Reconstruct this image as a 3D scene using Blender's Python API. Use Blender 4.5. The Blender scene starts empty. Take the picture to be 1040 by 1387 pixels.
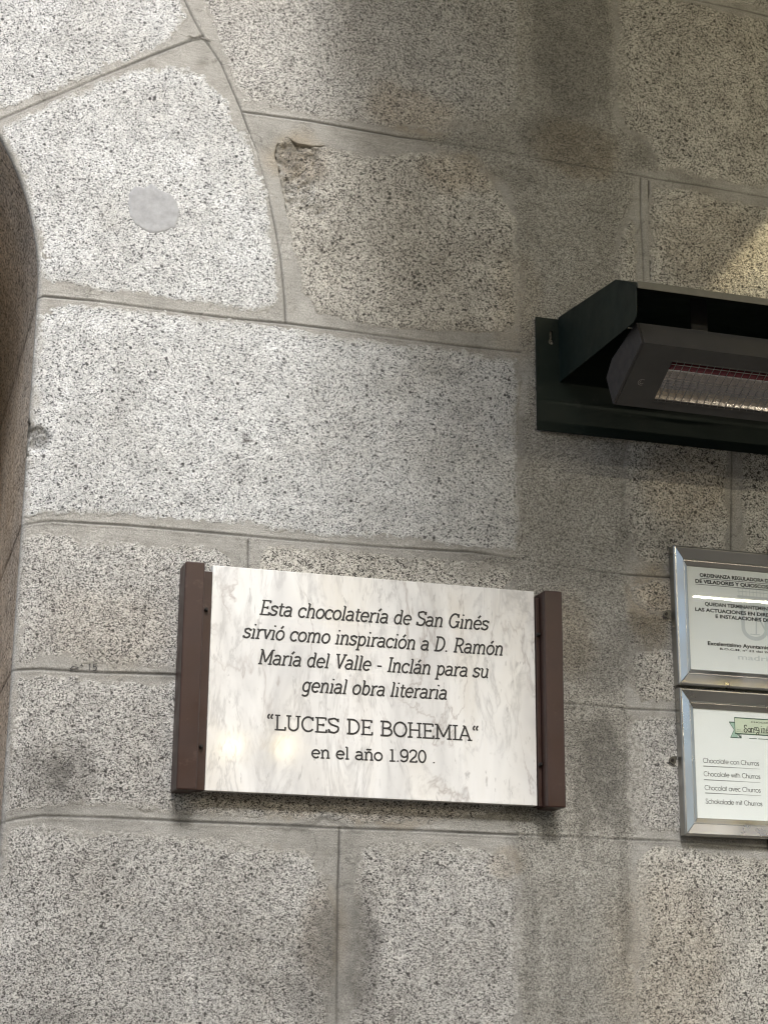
import bpy, math, random
import numpy as np
from mathutils import Vector, Matrix
random.seed(7)
R = math.radians
S = bpy.context.scene
COL = S.collection

# ------------------------------------------------------------------ camera
F_PX, PITCH, YAW, ROLL, DIST = 2389.0, R(16.28), R(16.67), R(0.52), 3.3
CAM = np.array([0.0, -DIST, 1.6])
_cy, _sy, _cp, _sp = math.cos(YAW), math.sin(YAW), math.cos(PITCH), math.sin(PITCH)
FW = np.array([_sy*_cp, _cy*_cp, _sp])
_r0 = np.array([_cy, -_sy, 0.0]); _u0 = np.cross(_r0, FW)
RT = math.cos(ROLL)*_r0 + math.sin(ROLL)*_u0
UP = -math.sin(ROLL)*_r0 + math.cos(ROLL)*_u0
cd = bpy.data.cameras.new('camera'); cam = bpy.data.objects.new('camera', cd); COL.objects.link(cam)
cd.sensor_fit = 'VERTICAL'; cd.sensor_height = 24.0; cd.lens = F_PX/1387.0*24.0
cd.clip_start = 0.05; cd.clip_end = 200
_m = Matrix.Identity(4)
for i in range(3):
    _m[i][0] = RT[i]; _m[i][1] = UP[i]; _m[i][2] = -FW[i]; _m[i][3] = CAM[i]
cam.matrix_world = _m
S.camera = cam

# ------------------------------------------------------------------ light
SUN_DIR = Vector((0.08, 0.72, -0.70)).normalized()      # the way the light travels
SUN_ENERGY, SUN_ANGLE, SKY = 1.75, R(13), 0.15
w = bpy.data.worlds.new('World'); S.world = w; w.use_nodes = True
wn = w.node_tree.nodes; wn.clear()
sky = wn.new('ShaderNodeTexSky'); sky.sky_type = 'NISHITA'; sky.sun_disc = False; sky.dust_density = 3.0; sky.ozone_density = 0.9; sky.air_density = 1.0
sky.sun_elevation = math.asin(-SUN_DIR.z); sky.sun_rotation = math.pi + math.atan2(SUN_DIR.x, SUN_DIR.y)
bg = wn.new('ShaderNodeBackground'); bg.inputs['Strength'].default_value = SKY
wo = wn.new('ShaderNodeOutputWorld')
w.node_tree.links.new(sky.outputs[0], bg.inputs[0]); w.node_tree.links.new(bg.outputs[0], wo.inputs[0])
sd = bpy.data.lights.new('sun', 'SUN'); sd.energy = SUN_ENERGY; sd.angle = SUN_ANGLE; sd.color = (1.0, 1.0, 0.995)
so = bpy.data.objects.new('sun', sd); COL.objects.link(so)
so.rotation_euler = SUN_DIR.to_track_quat('-Z', 'Y').to_euler()
S.view_settings.view_transform = 'Standard'; S.view_settings.look = 'None'
S.view_settings.exposure = 1.17; S.view_settings.gamma = 1.0; S.view_settings.use_curve_mapping = False
S.render.engine = 'CYCLES'
S.cycles.filter_width = 1.15
S.cycles.use_denoising = True
S.cycles.max_bounces = 6; S.cycles.diffuse_bounces = 4

# ------------------------------------------------------------------ helpers
def at(x, y, Y=0.0):                       # photo pixel -> (X, Z) on the plane at depth Y
    d = FW + RT*((x-520)/F_PX) - UP*((y-693.5)/F_PX)
    p = CAM + d*((Y-CAM[1])/d[1]); return float(p[0]), float(p[2])
def atX(x, y, X):                          # photo pixel -> (Y, Z) on the upright plane at X
    d = FW + RT*((x-520)/F_PX) - UP*((y-693.5)/F_PX)
    p = CAM + d*((X-CAM[0])/d[0]); return float(p[1]), float(p[2])
def atP(x, y, P, n):                       # photo pixel -> point on the plane through P
    d = FW + RT*((x-520)/F_PX) - UP*((y-693.5)/F_PX)
    P = np.array(P); n = np.array(n)
    return CAM + d*(((P-CAM)@n)/(d@n))
def pts(L, Y=0.0): return [at(x, y, Y) for x, y in L]

def tag(o, label=None, cat=None, group=None, kind=None):
    if label: o['label'] = label
    if cat: o['category'] = cat
    if group: o['group'] = group
    if kind: o['kind'] = kind
    return o
def thing(name, label, cat, loc=(0, 0, 0), group=None):
    o = bpy.data.objects.new(name, None); o.empty_display_size = 0.05
    COL.objects.link(o); o.location = loc
    return tag(o, label, cat, group)
def obj(name, me, m, parent=None):
    o = bpy.data.objects.new(name, me); COL.objects.link(o)
    if m: me.materials.append(m)
    if parent:
        o.parent = parent
        o.matrix_parent_inverse = Matrix.Translation(-Vector(parent.location))
    return o
class MB:
    def __init__(s): s.v = []; s.f = []
    def add(s, vs, fs):
        b = len(s.v); s.v += [tuple(map(float, q)) for q in vs]; s.f += [tuple(b+i for i in q) for q in fs]
    def box(s, x0, x1, y0, y1, z0, z1):
        s.add([(x0,y0,z0),(x1,y0,z0),(x1,y1,z0),(x0,y1,z0),(x0,y0,z1),(x1,y0,z1),(x1,y1,z1),(x0,y1,z1)],
              [(0,3,2,1),(4,5,6,7),(0,1,5,4),(1,2,6,5),(2,3,7,6),(3,0,4,7)])
    def tube(s, path, r, n=10, caps=True):
        path = [Vector(p) for p in path]; rings = []
        for i, p in enumerate(path):
            t = (path[min(i+1, len(path)-1)]-path[max(i-1, 0)]).normalized()
            a = t.orthogonal().normalized() if abs(t.z) > .99 else t.cross(Vector((0, 0, 1))).normalized()
            b = t.cross(a); rr = r[i] if isinstance(r, (list, tuple)) else r
            rings.append([p+a*(rr*math.cos(2*math.pi*k/n))+b*(rr*math.sin(2*math.pi*k/n)) for k in range(n)])
        vs = [q for g in rings for q in g]; fs = []
        for i in range(len(rings)-1):
            for k in range(n):
                fs.append((i*n+k, i*n+(k+1) % n, (i+1)*n+(k+1) % n, (i+1)*n+k))
        if caps: fs += [tuple(range(n))[::-1], tuple((len(rings)-1)*n+k for k in range(n))]
        s.add(vs, fs)
    def extrude_x(s, prof, x0, x1, caps=(True, True)):        # prof: list of (y, z), closed
        n = len(prof)
        vs = [(x0, y, z) for y, z in prof]+[(x1, y, z) for y, z in prof]
        fs = [(k, (k+1) % n, n+(k+1) % n, n+k) for k in range(n)]
        if caps[0]: fs.append(tuple(range(n))[::-1])
        if caps[1]: fs.append(tuple(n+k for k in range(n)))
        s.add(vs, fs)
    def ribbon(s, P, wd, y, closed=False):                    # flat painted stroke on the plane y, P: (x, z)
        P = np.array(P, float)
        keep = [0]+[i for i in range(1, len(P)) if np.hypot(*(P[i]-P[i-1])) > 1e-7]; P = P[keep]
        if len(P) < 2: return
        n = len(P); L = []
        for i in range(n):
            a = P[i]-P[i-1] if (i > 0 or closed) else P[1]-P[0]
            b = P[(i+1) % n]-P[i] if (i < n-1 or closed) else a
            a = a/(np.hypot(*a)+1e-12); b = b/(np.hypot(*b)+1e-12)
            na = np.array([-a[1], a[0]]); nb = np.array([-b[1], b[0]]); m = na+nb
            l = np.hypot(*m); m = na if l < 1e-6 else m/l
            k = min(1.0/max(m@na, .35), 2.2)
            ww = wd[i] if isinstance(wd, (list, tuple, np.ndarray)) else wd
            L.append((P[i]+m*(ww*.5*k), P[i]-m*(ww*.5*k)))
        vs = [(q[0], y, q[1]) for pr in L for q in pr]
        fs = [(2*i, 2*i+1, 2*i+3, 2*i+2) for i in range(n-1)]
        if closed: fs.append((2*n-2, 2*n-1, 1, 0))
        s.add(vs, fs)
    def mesh(s, name, smooth=False):
        me = bpy.data.meshes.new(name); me.from_pydata(s.v, [], s.f); me.validate(); me.update()
        if smooth:
            for p in me.polygons: p.use_smooth = True
        return me
    def build(s, name, m, parent=None, smooth=False, bevel=0):
        o = obj(name, s.mesh(name, smooth), m, parent)
        if bevel:
            b = o.modifiers.new('bevel', 'BEVEL'); b.width = bevel; b.segments = 2; b.limit_method = 'ANGLE'; b.angle_limit = R(35)
            b.harden_normals = False
        return o
def recalc(o):
    import bmesh
    bm = bmesh.new(); bm.from_mesh(o.data); bmesh.ops.recalc_face_normals(bm, faces=bm.faces); bm.to_mesh(o.data); bm.free()
    return o

# numpy value noise -------------------------------------------------
def _h(ix, iz, seed):
    h = (ix.astype(np.int64)*374761393+iz.astype(np.int64)*668265263+seed*974711) & 0xffffffff
    h = ((h ^ (h >> 13))*1274126177) & 0xffffffff; h = h ^ (h >> 16)
    return (h & 0xffff)/65535.0
def noise(x, z, lam, seed=0):              # -1..1
    u = x/lam+37.3; v = z/lam+91.7; iu = np.floor(u); iv = np.floor(v); fu = u-iu; fv = v-iv
    fu = fu*fu*(3-2*fu); fv = fv*fv*(3-2*fv)
    a = _h(iu, iv, seed); b = _h(iu+1, iv, seed); c = _h(iu, iv+1, seed); d = _h(iu+1, iv+1, seed)
    return 2*((a*(1-fu)+b*fu)*(1-fv)+(c*(1-fu)+d*fu)*fv)-1
def fbm(x, z, lam, seed=0, o=3):
    t = 0; a = 1; n = 0
    for k in range(o):
        t = t+a*noise(x, z, lam/(2**k), seed+k*17); n += a; a *= .5
    return t/n
def sstep(a, b, x):
    t = np.clip((x-a)/(b-a), 0, 1); return t*t*(3-2*t)
def seg_dist(x, z, a, b):
    dx, dz = b[0]-a[0], b[1]-a[1]; t = np.clip(((x-a[0])*dx+(z-a[1])*dz)/(dx*dx+dz*dz+1e-12), 0, 1)
    return np.hypot(x-a[0]-t*dx, z-a[1]-t*dz)
def poly_sdf(x, z, P):                     # positive inside
    d = np.full(x.shape, 9.0); ins = np.zeros(x.shape, bool); n = len(P)
    for i in range(n):
        a, b = P[i], P[(i+1) % n]
        d = np.minimum(d, seg_dist(x, z, a, b))
        c = (a[1] > z) != (b[1] > z)
        xi = (b[0]-a[0])*(z-a[1])/((b[1]-a[1]) if abs(b[1]-a[1]) > 1e-12 else 1e-12)+a[0]
        ins ^= c & (x < xi)
    return np.where(ins, d, -d)
def line_dist(x, z, P, reach=.03):
    d = np.full(x.shape, 9.0)
    for a, b in zip(P[:-1], P[1:]):
        m = (x > min(a[0], b[0])-reach) & (x < max(a[0], b[0])+reach) & (z > min(a[1], b[1])-reach) & (z < max(a[1], b[1])+reach)
        if m.any(): d[m] = np.minimum(d[m], seg_dist(x[m], z[m], a, b))
    return d
def np_mesh(name, V, Fq, wear=None):
    me = bpy.data.meshes.new(name)
    me.vertices.add(len(V)); me.vertices.foreach_set('co', V.astype(np.float32).ravel())
    me.loops.add(Fq.size); me.loops.foreach_set('vertex_index', Fq.astype(np.int32).ravel())
    me.polygons.add(len(Fq)); me.polygons.foreach_set('loop_start', np.arange(0, Fq.size, 4, dtype=np.int32))
    me.polygons.foreach_set('use_smooth', np.ones(len(Fq), bool))
    me.update(calc_edges=True)
    if wear is not None:
        ca = me.attributes.new('wear', 'FLOAT_COLOR', 'POINT')
        ca.data.foreach_set('color', (wear if wear.shape[1] == 4 else np.c_[wear, np.zeros(len(V))]).astype(np.float32).ravel())
    return me
def grid_faces(nr, nc, keep=None):
    i = np.arange(nr*nc).reshape(nr, nc)
    f = np.stack([i[:-1, :-1], i[:-1, 1:], i[1:, 1:], i[1:, :-1]], -1).reshape(-1, 4)
    if keep is not None:
        k = keep.ravel(); f = f[k[f].all(1)]
    return f
def compact(V, F, W):
    u, inv = np.unique(F, return_inverse=True); return V[u], inv.reshape(F.shape), W[u]

# ------------------------------------------------------------------ materials
def mat(name):
    m = bpy.data.materials.new(name); m.use_nodes = True; t = m.node_tree
    b = t.nodes['Principled BSDF']; return m, t, b
def N(t, typ, **kw):
    n = t.nodes.new(typ)
    for k, v in kw.items():
        if k.startswith('i_'): n.inputs[k[2:].replace('_', ' ')].default_value = v
        else: setattr(n, k, v)
    return n
def ramp(t, stops, interp='LINEAR'):
    n = t.nodes.new('ShaderNodeValToRGB'); n.color_ramp.interpolation = interp
    e = n.color_ramp.elements
    while len(e) < len(stops): e.new(.5)
    for q, (p, c) in zip(e, stops): q.position = p; q.color = (c[0], c[1], c[2], 1) if not isinstance(c, (int, float)) else (c, c, c, 1)
    return n
def mixc(t, fac, a, b, blend='MIX'):
    n = t.nodes.new('ShaderNodeMix'); n.data_type = 'RGBA'; n.blend_type = blend
    for s, v in ((0, fac), (6, a), (7, b)):
        if hasattr(v, 'links'): t.links.new(v, n.inputs[s])
        elif isinstance(v, (int, float)): n.inputs[s].default_value = v
        else: n.inputs[s].default_value = (*v, 1)
    return n.outputs[2]
def math_(t, op, a, b=None, clamp=False):
    n = t.nodes.new('ShaderNodeMath'); n.operation = op; n.use_clamp = clamp
    for i, v in enumerate((a, b)):
        if v is None: continue
        if hasattr(v, 'links'): t.links.new(v, n.inputs[i])
        else: n.inputs[i].default_value = v
    return n.outputs[0]
def vmath(t, op, a, b, sc=None):
    n = t.nodes.new('ShaderNodeVectorMath'); n.operation = op
    for i, v in enumerate((a, b)):
        if v is None: continue
        if hasattr(v, 'links'): t.links.new(v, n.inputs[i])
        else: n.inputs[i].default_value = v
    if sc is not None: n.inputs['Scale'].default_value = sc
    return n.outputs[0]
def coords(t, shift=True):
    tc = N(t, 'ShaderNodeTexCoord').outputs['Object']
    if not shift: return tc
    oi = N(t, 'ShaderNodeObjectInfo').outputs['Random']
    c = N(t, 'ShaderNodeCombineXYZ'); t.links.new(oi, c.inputs[0]); t.links.new(oi, c.inputs[2])
    s = vmath(t, 'SCALE', c.outputs[0], None, 13.0)
    return vmath(t, 'ADD', tc, s)
def tnoise(t, v, sc, det=2, rough=.5, dist=0):
    n = N(t, 'ShaderNodeTexNoise'); n.inputs['Scale'].default_value = sc; n.inputs['Detail'].default_value = det
    n.inputs['Roughness'].default_value = rough; n.inputs['Distortion'].default_value = dist
    t.links.new(v, n.inputs['Vector']); return n
def speckle(t, v, size, light, mid, dark, pd, pm, warp=.5):
    """crystalline stone: irregular cells of feldspar, quartz and mica"""
    wv = tnoise(t, v, 1.3/size, 2).outputs['Color']
    wv = vmath(t, 'SUBTRACT', wv, (.5, .5, .5)); wv = vmath(t, 'SCALE', wv, None, size*warp*2.2)
    p = vmath(t, 'ADD', v, wv)
    vo = N(t, 'ShaderNodeTexVoronoi'); vo.inputs['Scale'].default_value = 1/size; t.links.new(p, vo.inputs['Vector'])
    sp = N(t, 'ShaderNodeSeparateColor'); t.links.new(vo.outputs['Color'], sp.inputs[0])
    vo2 = N(t, 'ShaderNodeTexVoronoi'); vo2.inputs['Scale'].default_value = 2.3/size; t.links.new(p, vo2.inputs['Vector'])
    sp2 = N(t, 'ShaderNodeSeparateColor'); t.links.new(vo2.outputs['Color'], sp2.inputs[0])
    e = .04
    l2 = tuple(c*.80 for c in light)
    rp = ramp(t, [(0, dark), (pd-e, dark), (pd+e, mid), (pd+pm-e, mid), (pd+pm+e, l2), (.8, light), (1, tuple(min(1, c*1.12) for c in light))])
    # bias the random value with a broad noise so that grains gather in clusters
    cl = tnoise(t, v, .22/size, 2).outputs['Fac']
    val = math_(t, 'ADD', sp.outputs[0], math_(t, 'MULTIPLY', math_(t, 'SUBTRACT', cl, .5), .38), True)
    t.links.new(val, rp.inputs[0])
    f2 = ramp(t, [(0, 1), (.10, 1), (.14, 0), (1, 0)]); t.links.new(sp2.outputs[1], f2.inputs[0])
    c = mixc(t, math_(t, 'MULTIPLY', f2.outputs[0], .75), rp.outputs[0], tuple(d*1.2 for d in dark))
    f3 = ramp(t, [(0, 0), (.88, 0), (.93, 1), (1, 1)]); t.links.new(sp2.outputs[2], f3.inputs[0])
    c = mixc(t, math_(t, 'MULTIPLY', f3.outputs[0], .6), c, tuple(min(1, q*1.15) for q in light))
    return c, vo, sp.outputs[1]
def wear_in(t):
    a = N(t, 'ShaderNodeAttribute', attribute_name='wear')
    s = N(t, 'ShaderNodeSeparateColor'); t.links.new(a.outputs['Color'], s.inputs[0]); return s.outputs
def bump(t, b, h, strength, dist):
    n = N(t, 'ShaderNodeBump'); n.inputs['Strength'].default_value = strength; n.inputs['Distance'].default_value = dist
    t.links.new(h, n.inputs['Height']); t.links.new(n.outputs[0], b.inputs['Normal'])

def granite(name, size, light, mid, dark, pd, pm, warm=(.30, .22, .14)):
    m, t, b = mat(name); v = coords(t)
    c, vo, rnd = speckle(t, v, size, light, mid, dark, pd, pm)
    mv = N(t, 'ShaderNodeTexVoronoi'); mv.inputs['Scale'].default_value = .22/size; t.links.new(vmath(t, 'ADD', v, vmath(t, 'SCALE', tnoise(t, v, 1/size, 2).outputs['Color'], None, size*1.2)), mv.inputs['Vector'])
    ms = N(t, 'ShaderNodeSeparateColor'); t.links.new(mv.outputs['Color'], ms.inputs[0])
    mk = math_(t, 'MULTIPLY', math_(t, 'LESS_THAN', ms.outputs[0], .13), math_(t, 'LESS_THAN', mv.outputs['Distance'], math_(t, 'MULTIPLY', ms.outputs[1], .34)))
    c = mixc(t, math_(t, 'MULTIPLY', mk, .85), c, tuple(q*.75 for q in dark))
    cs = tnoise(t, v, .05/size, 3, .6).outputs['Fac']
    cf = ramp(t, [(.3, .86), (.7, 1.12)]); t.links.new(cs, cf.inputs[0]); c = mixc(t, 1, c, cf.outputs[0], 'MULTIPLY')
    big = tnoise(t, v, 5, 4, .6).outputs['Fac']
    fr = ramp(t, [(.35, (.86, .85, .83)), (.65, (1.06, 1.06, 1.06))]); t.links.new(big, fr.inputs[0])
    c = mixc(t, 1, c, fr.outputs[0], 'MULTIPLY')
    ru = tnoise(t, v, 11, 4, .65).outputs['Fac']
    rr = ramp(t, [(.58, 0), (.80, .25)]); t.links.new(ru, rr.inputs[0])
    c = mixc(t, rr.outputs[0], c, mixc(t, 1, c, (1.0, .91, .79), 'MULTIPLY'))
    wr = wear_in(t)
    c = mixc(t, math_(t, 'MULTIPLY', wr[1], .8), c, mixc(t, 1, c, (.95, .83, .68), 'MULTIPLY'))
    fm = ramp(t, [(.32, .72), (.62, 1.15)]); t.links.new(tnoise(t, v, 130, 3, .6).outputs['Fac'], fm.inputs[0])
    film = math_(t, 'MULTIPLY', wr[2], fm.outputs[0], True)
    fc = ramp(t, [(.3, (.25, .24, .211)), (.7, (.35, .337, .30))]); t.links.new(tnoise(t, v, 30, 4, .6).outputs['Fac'], fc.inputs[0])
    c = mixc(t, math_(t, 'MULTIPLY', film, .85), c, fc.outputs[0])
    c = mixc(t, math_(t, 'MULTIPLY', wr[0], .85), c, mixc(t, .45, mixc(t, 1, c, (.30, .29, .275), 'MULTIPLY'), (.095, .09, .083)))
    t.links.new(c, b.inputs['Base Color']); b.inputs['Roughness'].default_value = .78
    b.inputs['Specular IOR Level'].default_value = .35
    fine = tnoise(t, v, 420, 3, .7).outputs['Fac']
    h = math_(t, 'ADD', math_(t, 'MULTIPLY', rnd, .6), fine)
    h = math_(t, 'SUBTRACT', h, math_(t, 'MULTIPLY', vo.outputs['Distance'], .7))
    bump(t, b, h, .55, .0022)
    return m
G_LIGHT = granite('light_granite', .0023, (.61, .62, .615), (.37, .38, .38), (.04, .04, .042), .15, .28)
G_GREY = granite('grey_granite', .0021, (.52, .512, .485), (.275, .27, .255), (.042, .04, .037), .22, .28)
G_TAN = granite('tan_granite', .0025, (.515, .50, .455), (.278, .268, .24), (.037, .034, .03), .195, .28)
G_JAMB = granite('brown_granite', .0036, (.72, .66, .57), (.42, .38, .32), (.07, .06, .05), .22, .28)

def cement():
    m, t, b = mat('pointing_mortar'); v = coords(t, False); wr = wear_in(t)
    n1 = tnoise(t, v, 9, 5, .62).outputs['Fac']
    r1 = ramp(t, [(.3, (.235, .229, .210)), (.5, (.30, .293, .270)), (.72, (.37, .362, .338))]); t.links.new(n1, r1.inputs[0])
    st = N(t, 'ShaderNodeMapping'); st.inputs['Scale'].default_value = (30, 30, 190); st.inputs['Rotation'].default_value = (0, R(8), 0)
    t.links.new(v, st.inputs[0])
    n2 = tnoise(t, st.outputs[0], 1, 3, .6).outputs['Fac']
    r2 = ramp(t, [(.3, .86), (.7, 1.10)]); t.links.new(n2, r2.inputs[0])
    smooth = mixc(t, 1, r1.outputs[0], r2.outputs[0], 'MULTIPLY')
    n3 = tnoise(t, v, 480, 2, .6).outputs['Fac']
    r3 = ramp(t, [(.3, .55), (.7, 1.38)]); t.links.new(n3, r3.inputs[0])
    smooth = mixc(t, 1, smooth, r3.outputs[0], 'MULTIPLY')
    gr, vo, rnd = speckle(t, v, .0019, (.43, .42, .38), (.25, .24, .215), (.075, .072, .065), .22, .34)
    g1 = ramp(t, [(.3, (.78, .77, .75)), (.7, (1.08, 1.08, 1.08))]); t.links.new(n1, g1.inputs[0])
    gr = mixc(t, 1, gr, g1.outputs[0], 'MULTIPLY')
    c = mixc(t, wr[2], smooth, gr)
    c = mixc(t, math_(t, 'MULTIPLY', wr[1], .8), c, mixc(t, 1, c, (.95, .80, .60), 'MULTIPLY'))
    ck = tnoise(t, v, 16, 5, .6, .4).outputs['Fac']
    ckr = ramp(t, [(0, 1), (.004, .8), (.010, 0)]); t.links.new(math_(t, 'ABSOLUTE', math_(t, 'SUBTRACT', ck, .5)), ckr.inputs[0])
    ckm = ramp(t, [(.50, 0), (.60, .6)]); t.links.new(tnoise(t, v, 7, 2).outputs['Fac'], ckm.inputs[0])
    c = mixc(t, math_(t, 'MULTIPLY', math_(t, 'MULTIPLY', ckr.outputs[0], ckm.outputs[0]), math_(t, 'SUBTRACT', 1.0, wr[2])), c, (.07, .066, .06))
    bl = ramp(t, [(.56, 0), (.72, .55)]); t.links.new(tnoise(t, v, 22, 5, .7).outputs['Fac'], bl.inputs[0])
    c = mixc(t, bl.outputs[0], c, mixc(t, 1, c, (.66, .64, .60), 'MULTIPLY'))
    c = mixc(t, math_(t, 'MULTIPLY', wr[0], .9), c, mixc(t, .35, mixc(t, 1, c, (.36, .35, .335), 'MULTIPLY'), (.07, .068, .062)))
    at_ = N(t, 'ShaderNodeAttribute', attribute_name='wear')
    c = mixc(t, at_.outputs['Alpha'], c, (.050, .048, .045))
    t.links.new(c, b.inputs['Base Color']); b.inputs['Roughness'].default_value = .85
    b.inputs['Specular IOR Level'].default_value = .3
    hg = math_(t, 'MULTIPLY', math_(t, 'ADD', rnd, tnoise(t, v, 600, 2, .6).outputs['Fac']), wr[2])
    h = math_(t, 'ADD', math_(t, 'MULTIPLY', n3, .45), hg)
    h = math_(t, 'ADD', h, math_(t, 'MULTIPLY', n2, .5))
    bump(t, b, h, .7, .0018)
    return m
CEMENT = cement()

def marble():
    m, t, b = mat('white_veined_marble'); v = coords(t, False)
    mp = N(t, 'ShaderNodeMapping'); mp.inputs['Rotation'].default_value = (0, R(38), 0); mp.inputs['Scale'].default_value = (1, 1, .34)
    t.links.new(v, mp.inputs[0]); p = mp.outputs[0]
    def vein(sc, width, det, dist):
        n = tnoise(t, p, sc, det, .62, dist).outputs['Fac']
        d = math_(t, 'ABSOLUTE', math_(t, 'SUBTRACT', n, .5))
        r = ramp(t, [(0, 1), (width*.35, .5), (width, 0)]); t.links.new(d, r.inputs[0]); return r.outputs[0]
    cl = tnoise(t, p, 7, 4, .6, .6).outputs['Fac']
    cr = ramp(t, [(.28, (.50, .50, .50)), (.42, (.64, .638, .625)), (.55, (.75, .748, .73)), (.8, (.66, .635, .585))]); t.links.new(cl, cr.inputs[0])
    msk = ramp(t, [(.42, 0), (.62, 1)]); t.links.new(tnoise(t, v, 9, 2).outputs['Fac'], msk.inputs[0])
    c = cr.outputs[0]
    v1 = math_(t, 'MULTIPLY', vein(12, .045, 5, .8), msk.outputs[0])
    c = mixc(t, math_(t, 'MULTIPLY', v1, .5), c, (.38, .375, .37))
    v2 = vein(6, .016, 6, .5)
    c = mixc(t, math_(t, 'MULTIPLY', math_(t, 'MULTIPLY', v2, math_(t, 'SUBTRACT', 1.1, msk.outputs[0])), .6), c, (.36, .325, .305))
    sm = tnoise(t, p, 46, 4, .7, .6).outputs['Fac']
    s2 = ramp(t, [(.55, 0), (.71, .55)]); t.links.new(sm, s2.inputs[0])
    c = mixc(t, s2.outputs[0], c, (.46, .455, .45))
    s3 = ramp(t, [(.62, 0), (.72, .6)]); t.links.new(tnoise(t, p, 85, 3, .6, .4).outputs['Fac'], s3.inputs[0])
    c = mixc(t, s3.outputs[0], c, (.36, .355, .35))
    yl = ramp(t, [(.5, 0), (.75, .4)]); t.links.new(tnoise(t, v, 5, 2).outputs['Fac'], yl.inputs[0])
    c = mixc(t, yl.outputs[0], c, mixc(t, 1, c, (1, .94, .82), 'MULTIPLY'))
    t.links.new(c, b.inputs['Base Color'])
    rn = ramp(t, [(.3, .05), (.7, .10)]); t.links.new(tnoise(t, v, 60, 3).outputs['Fac'], rn.inputs[0])
    t.links.new(rn.outputs[0], b.inputs['Roughness'])
    b.inputs['Specular IOR Level'].default_value = .45
    return m
def paint(name, col, rough=.5, spec=.5, metal=0, var=.18, nscale=30, bumpy=0, dirt=None):
    m, t, b = mat(name); v = coords(t)
    n = tnoise(t, v, nscale, 5, .65).outputs['Fac']
    r = ramp(t, [(.3, 1-var), (.7, 1+var)]); t.links.new(n, r.inputs[0])
    c = mixc(t, 1, col, r.outputs[0], 'MULTIPLY')
    if dirt:
        d = ramp(t, [(.60, 0), (.78, .6)]); t.links.new(tnoise(t, v, nscale*2.7, 4, .7).outputs['Fac'], d.inputs[0])
        c = mixc(t, d.outputs[0], c, dirt)
    t.links.new(c, b.inputs['Base Color'])
    rr = ramp(t, [(.3, max(.03, rough-.08)), (.7, min(1, rough+.1))]); t.links.new(tnoise(t, v, nscale*1.7, 4).outputs['Fac'], rr.inputs[0])
    t.links.new(rr.outputs[0], b.inputs['Roughness'])
    b.inputs['Metallic'].default_value = metal; b.inputs['Specular IOR Level'].default_value = spec
    if bumpy: bump(t, b, tnoise(t, v, 260, 3, .6).outputs['Fac'], bumpy, .0006)
    return m
def glow(name, col, strength):
    m, t, b = mat(name); b.inputs['Base Color'].default_value = (*col, 1)
    b.inputs['Emission Color'].default_value = (*col, 1); b.inputs['Emission Strength'].default_value = strength; return m
MARBLE = marble()
INK = paint('black_letter_paint', (.018, .017, .018), .45, var=.1)
BROWN = paint('brown_enamel', (.035, .0165, .012), .42, .4, var=.14, nscale=14, bumpy=.12, dirt=(.085, .055, .045))
BOLT = paint('dark_bolt_steel', (.02, .017, .016), .5, metal=.4)
GREEN = paint('dark_green_enamel', (.005, .011, .008), .55, .25, var=.18, nscale=12, bumpy=.15, dirt=(.03, .032, .027))
GRAPH = paint('graphite_enamel', (.038, .037, .037), .5, .35, var=.12, nscale=16, bumpy=.15, dirt=(.055, .047, .042))
BLACKP = paint('black_plastic', (.014, .014, .015), .5)
STEEL = paint('brushed_steel', (.42, .415, .395), .32, metal=1, var=.03, nscale=9)
MIRROR = paint('polished_reflector', (.38, .36, .355), .20, metal=1, var=.03, nscale=6)
RUBY = paint('ruby_quartz_tube', (.16, .02, .03), .2, .6)
WIRE = paint('wire_steel', (.20, .19, .185), .45, metal=.6)
PAPER = paint('white_paper', (.80, .815, .81), .7, .3, var=.02, nscale=8)
DGREY = paint('grey_print', (.05, .05, .05), .7, .2, var=.05)
BPRINT = paint('black_print', (.016, .016, .017), .7, .2, var=.05)
WATERM = paint('pale_grey_print', (.60, .63, .645), .7, .2, var=.03)
PGREEN = paint('pale_green_print', (.60, .66, .52), .7, .2, var=.04)
DGREEN = paint('dark_green_print', (.06, .11, .085), .7, .2, var=.05)
MGREEN = paint('mid_green_print', (.36, .50, .42), .7, .2, var=.05)
TABM = paint('clip_steel', (.10, .095, .08), .4, metal=.5)
def pane_mat():
    m, t, b = mat('clear_acrylic'); t.nodes.remove(b); o = t.nodes['Material Output']
    tr = N(t, 'ShaderNodeBsdfTransparent'); tr.inputs[0].default_value = (.965, .975, .97, 1)
    gl = N(t, 'ShaderNodeBsdfGlossy'); gl.inputs['Roughness'].default_value = .008
    fr = N(t, 'ShaderNodeFresnel'); fr.inputs[0].default_value = 1.5
    mx = N(t, 'ShaderNodeMixShader'); gm = N(t, 'ShaderNodeNewGeometry'); t.links.new(math_(t, 'MULTIPLY', fr.outputs[0], math_(t, 'SUBTRACT', 1.0, gm.outputs['Backfacing'])), mx.inputs[0]); t.links.new(tr.outputs[0], mx.inputs[1]); t.links.new(gl.outputs[0], mx.inputs[2])
    t.links.new(mx.outputs[0], o.inputs[0]); return m
PANE = pane_mat()

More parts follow.
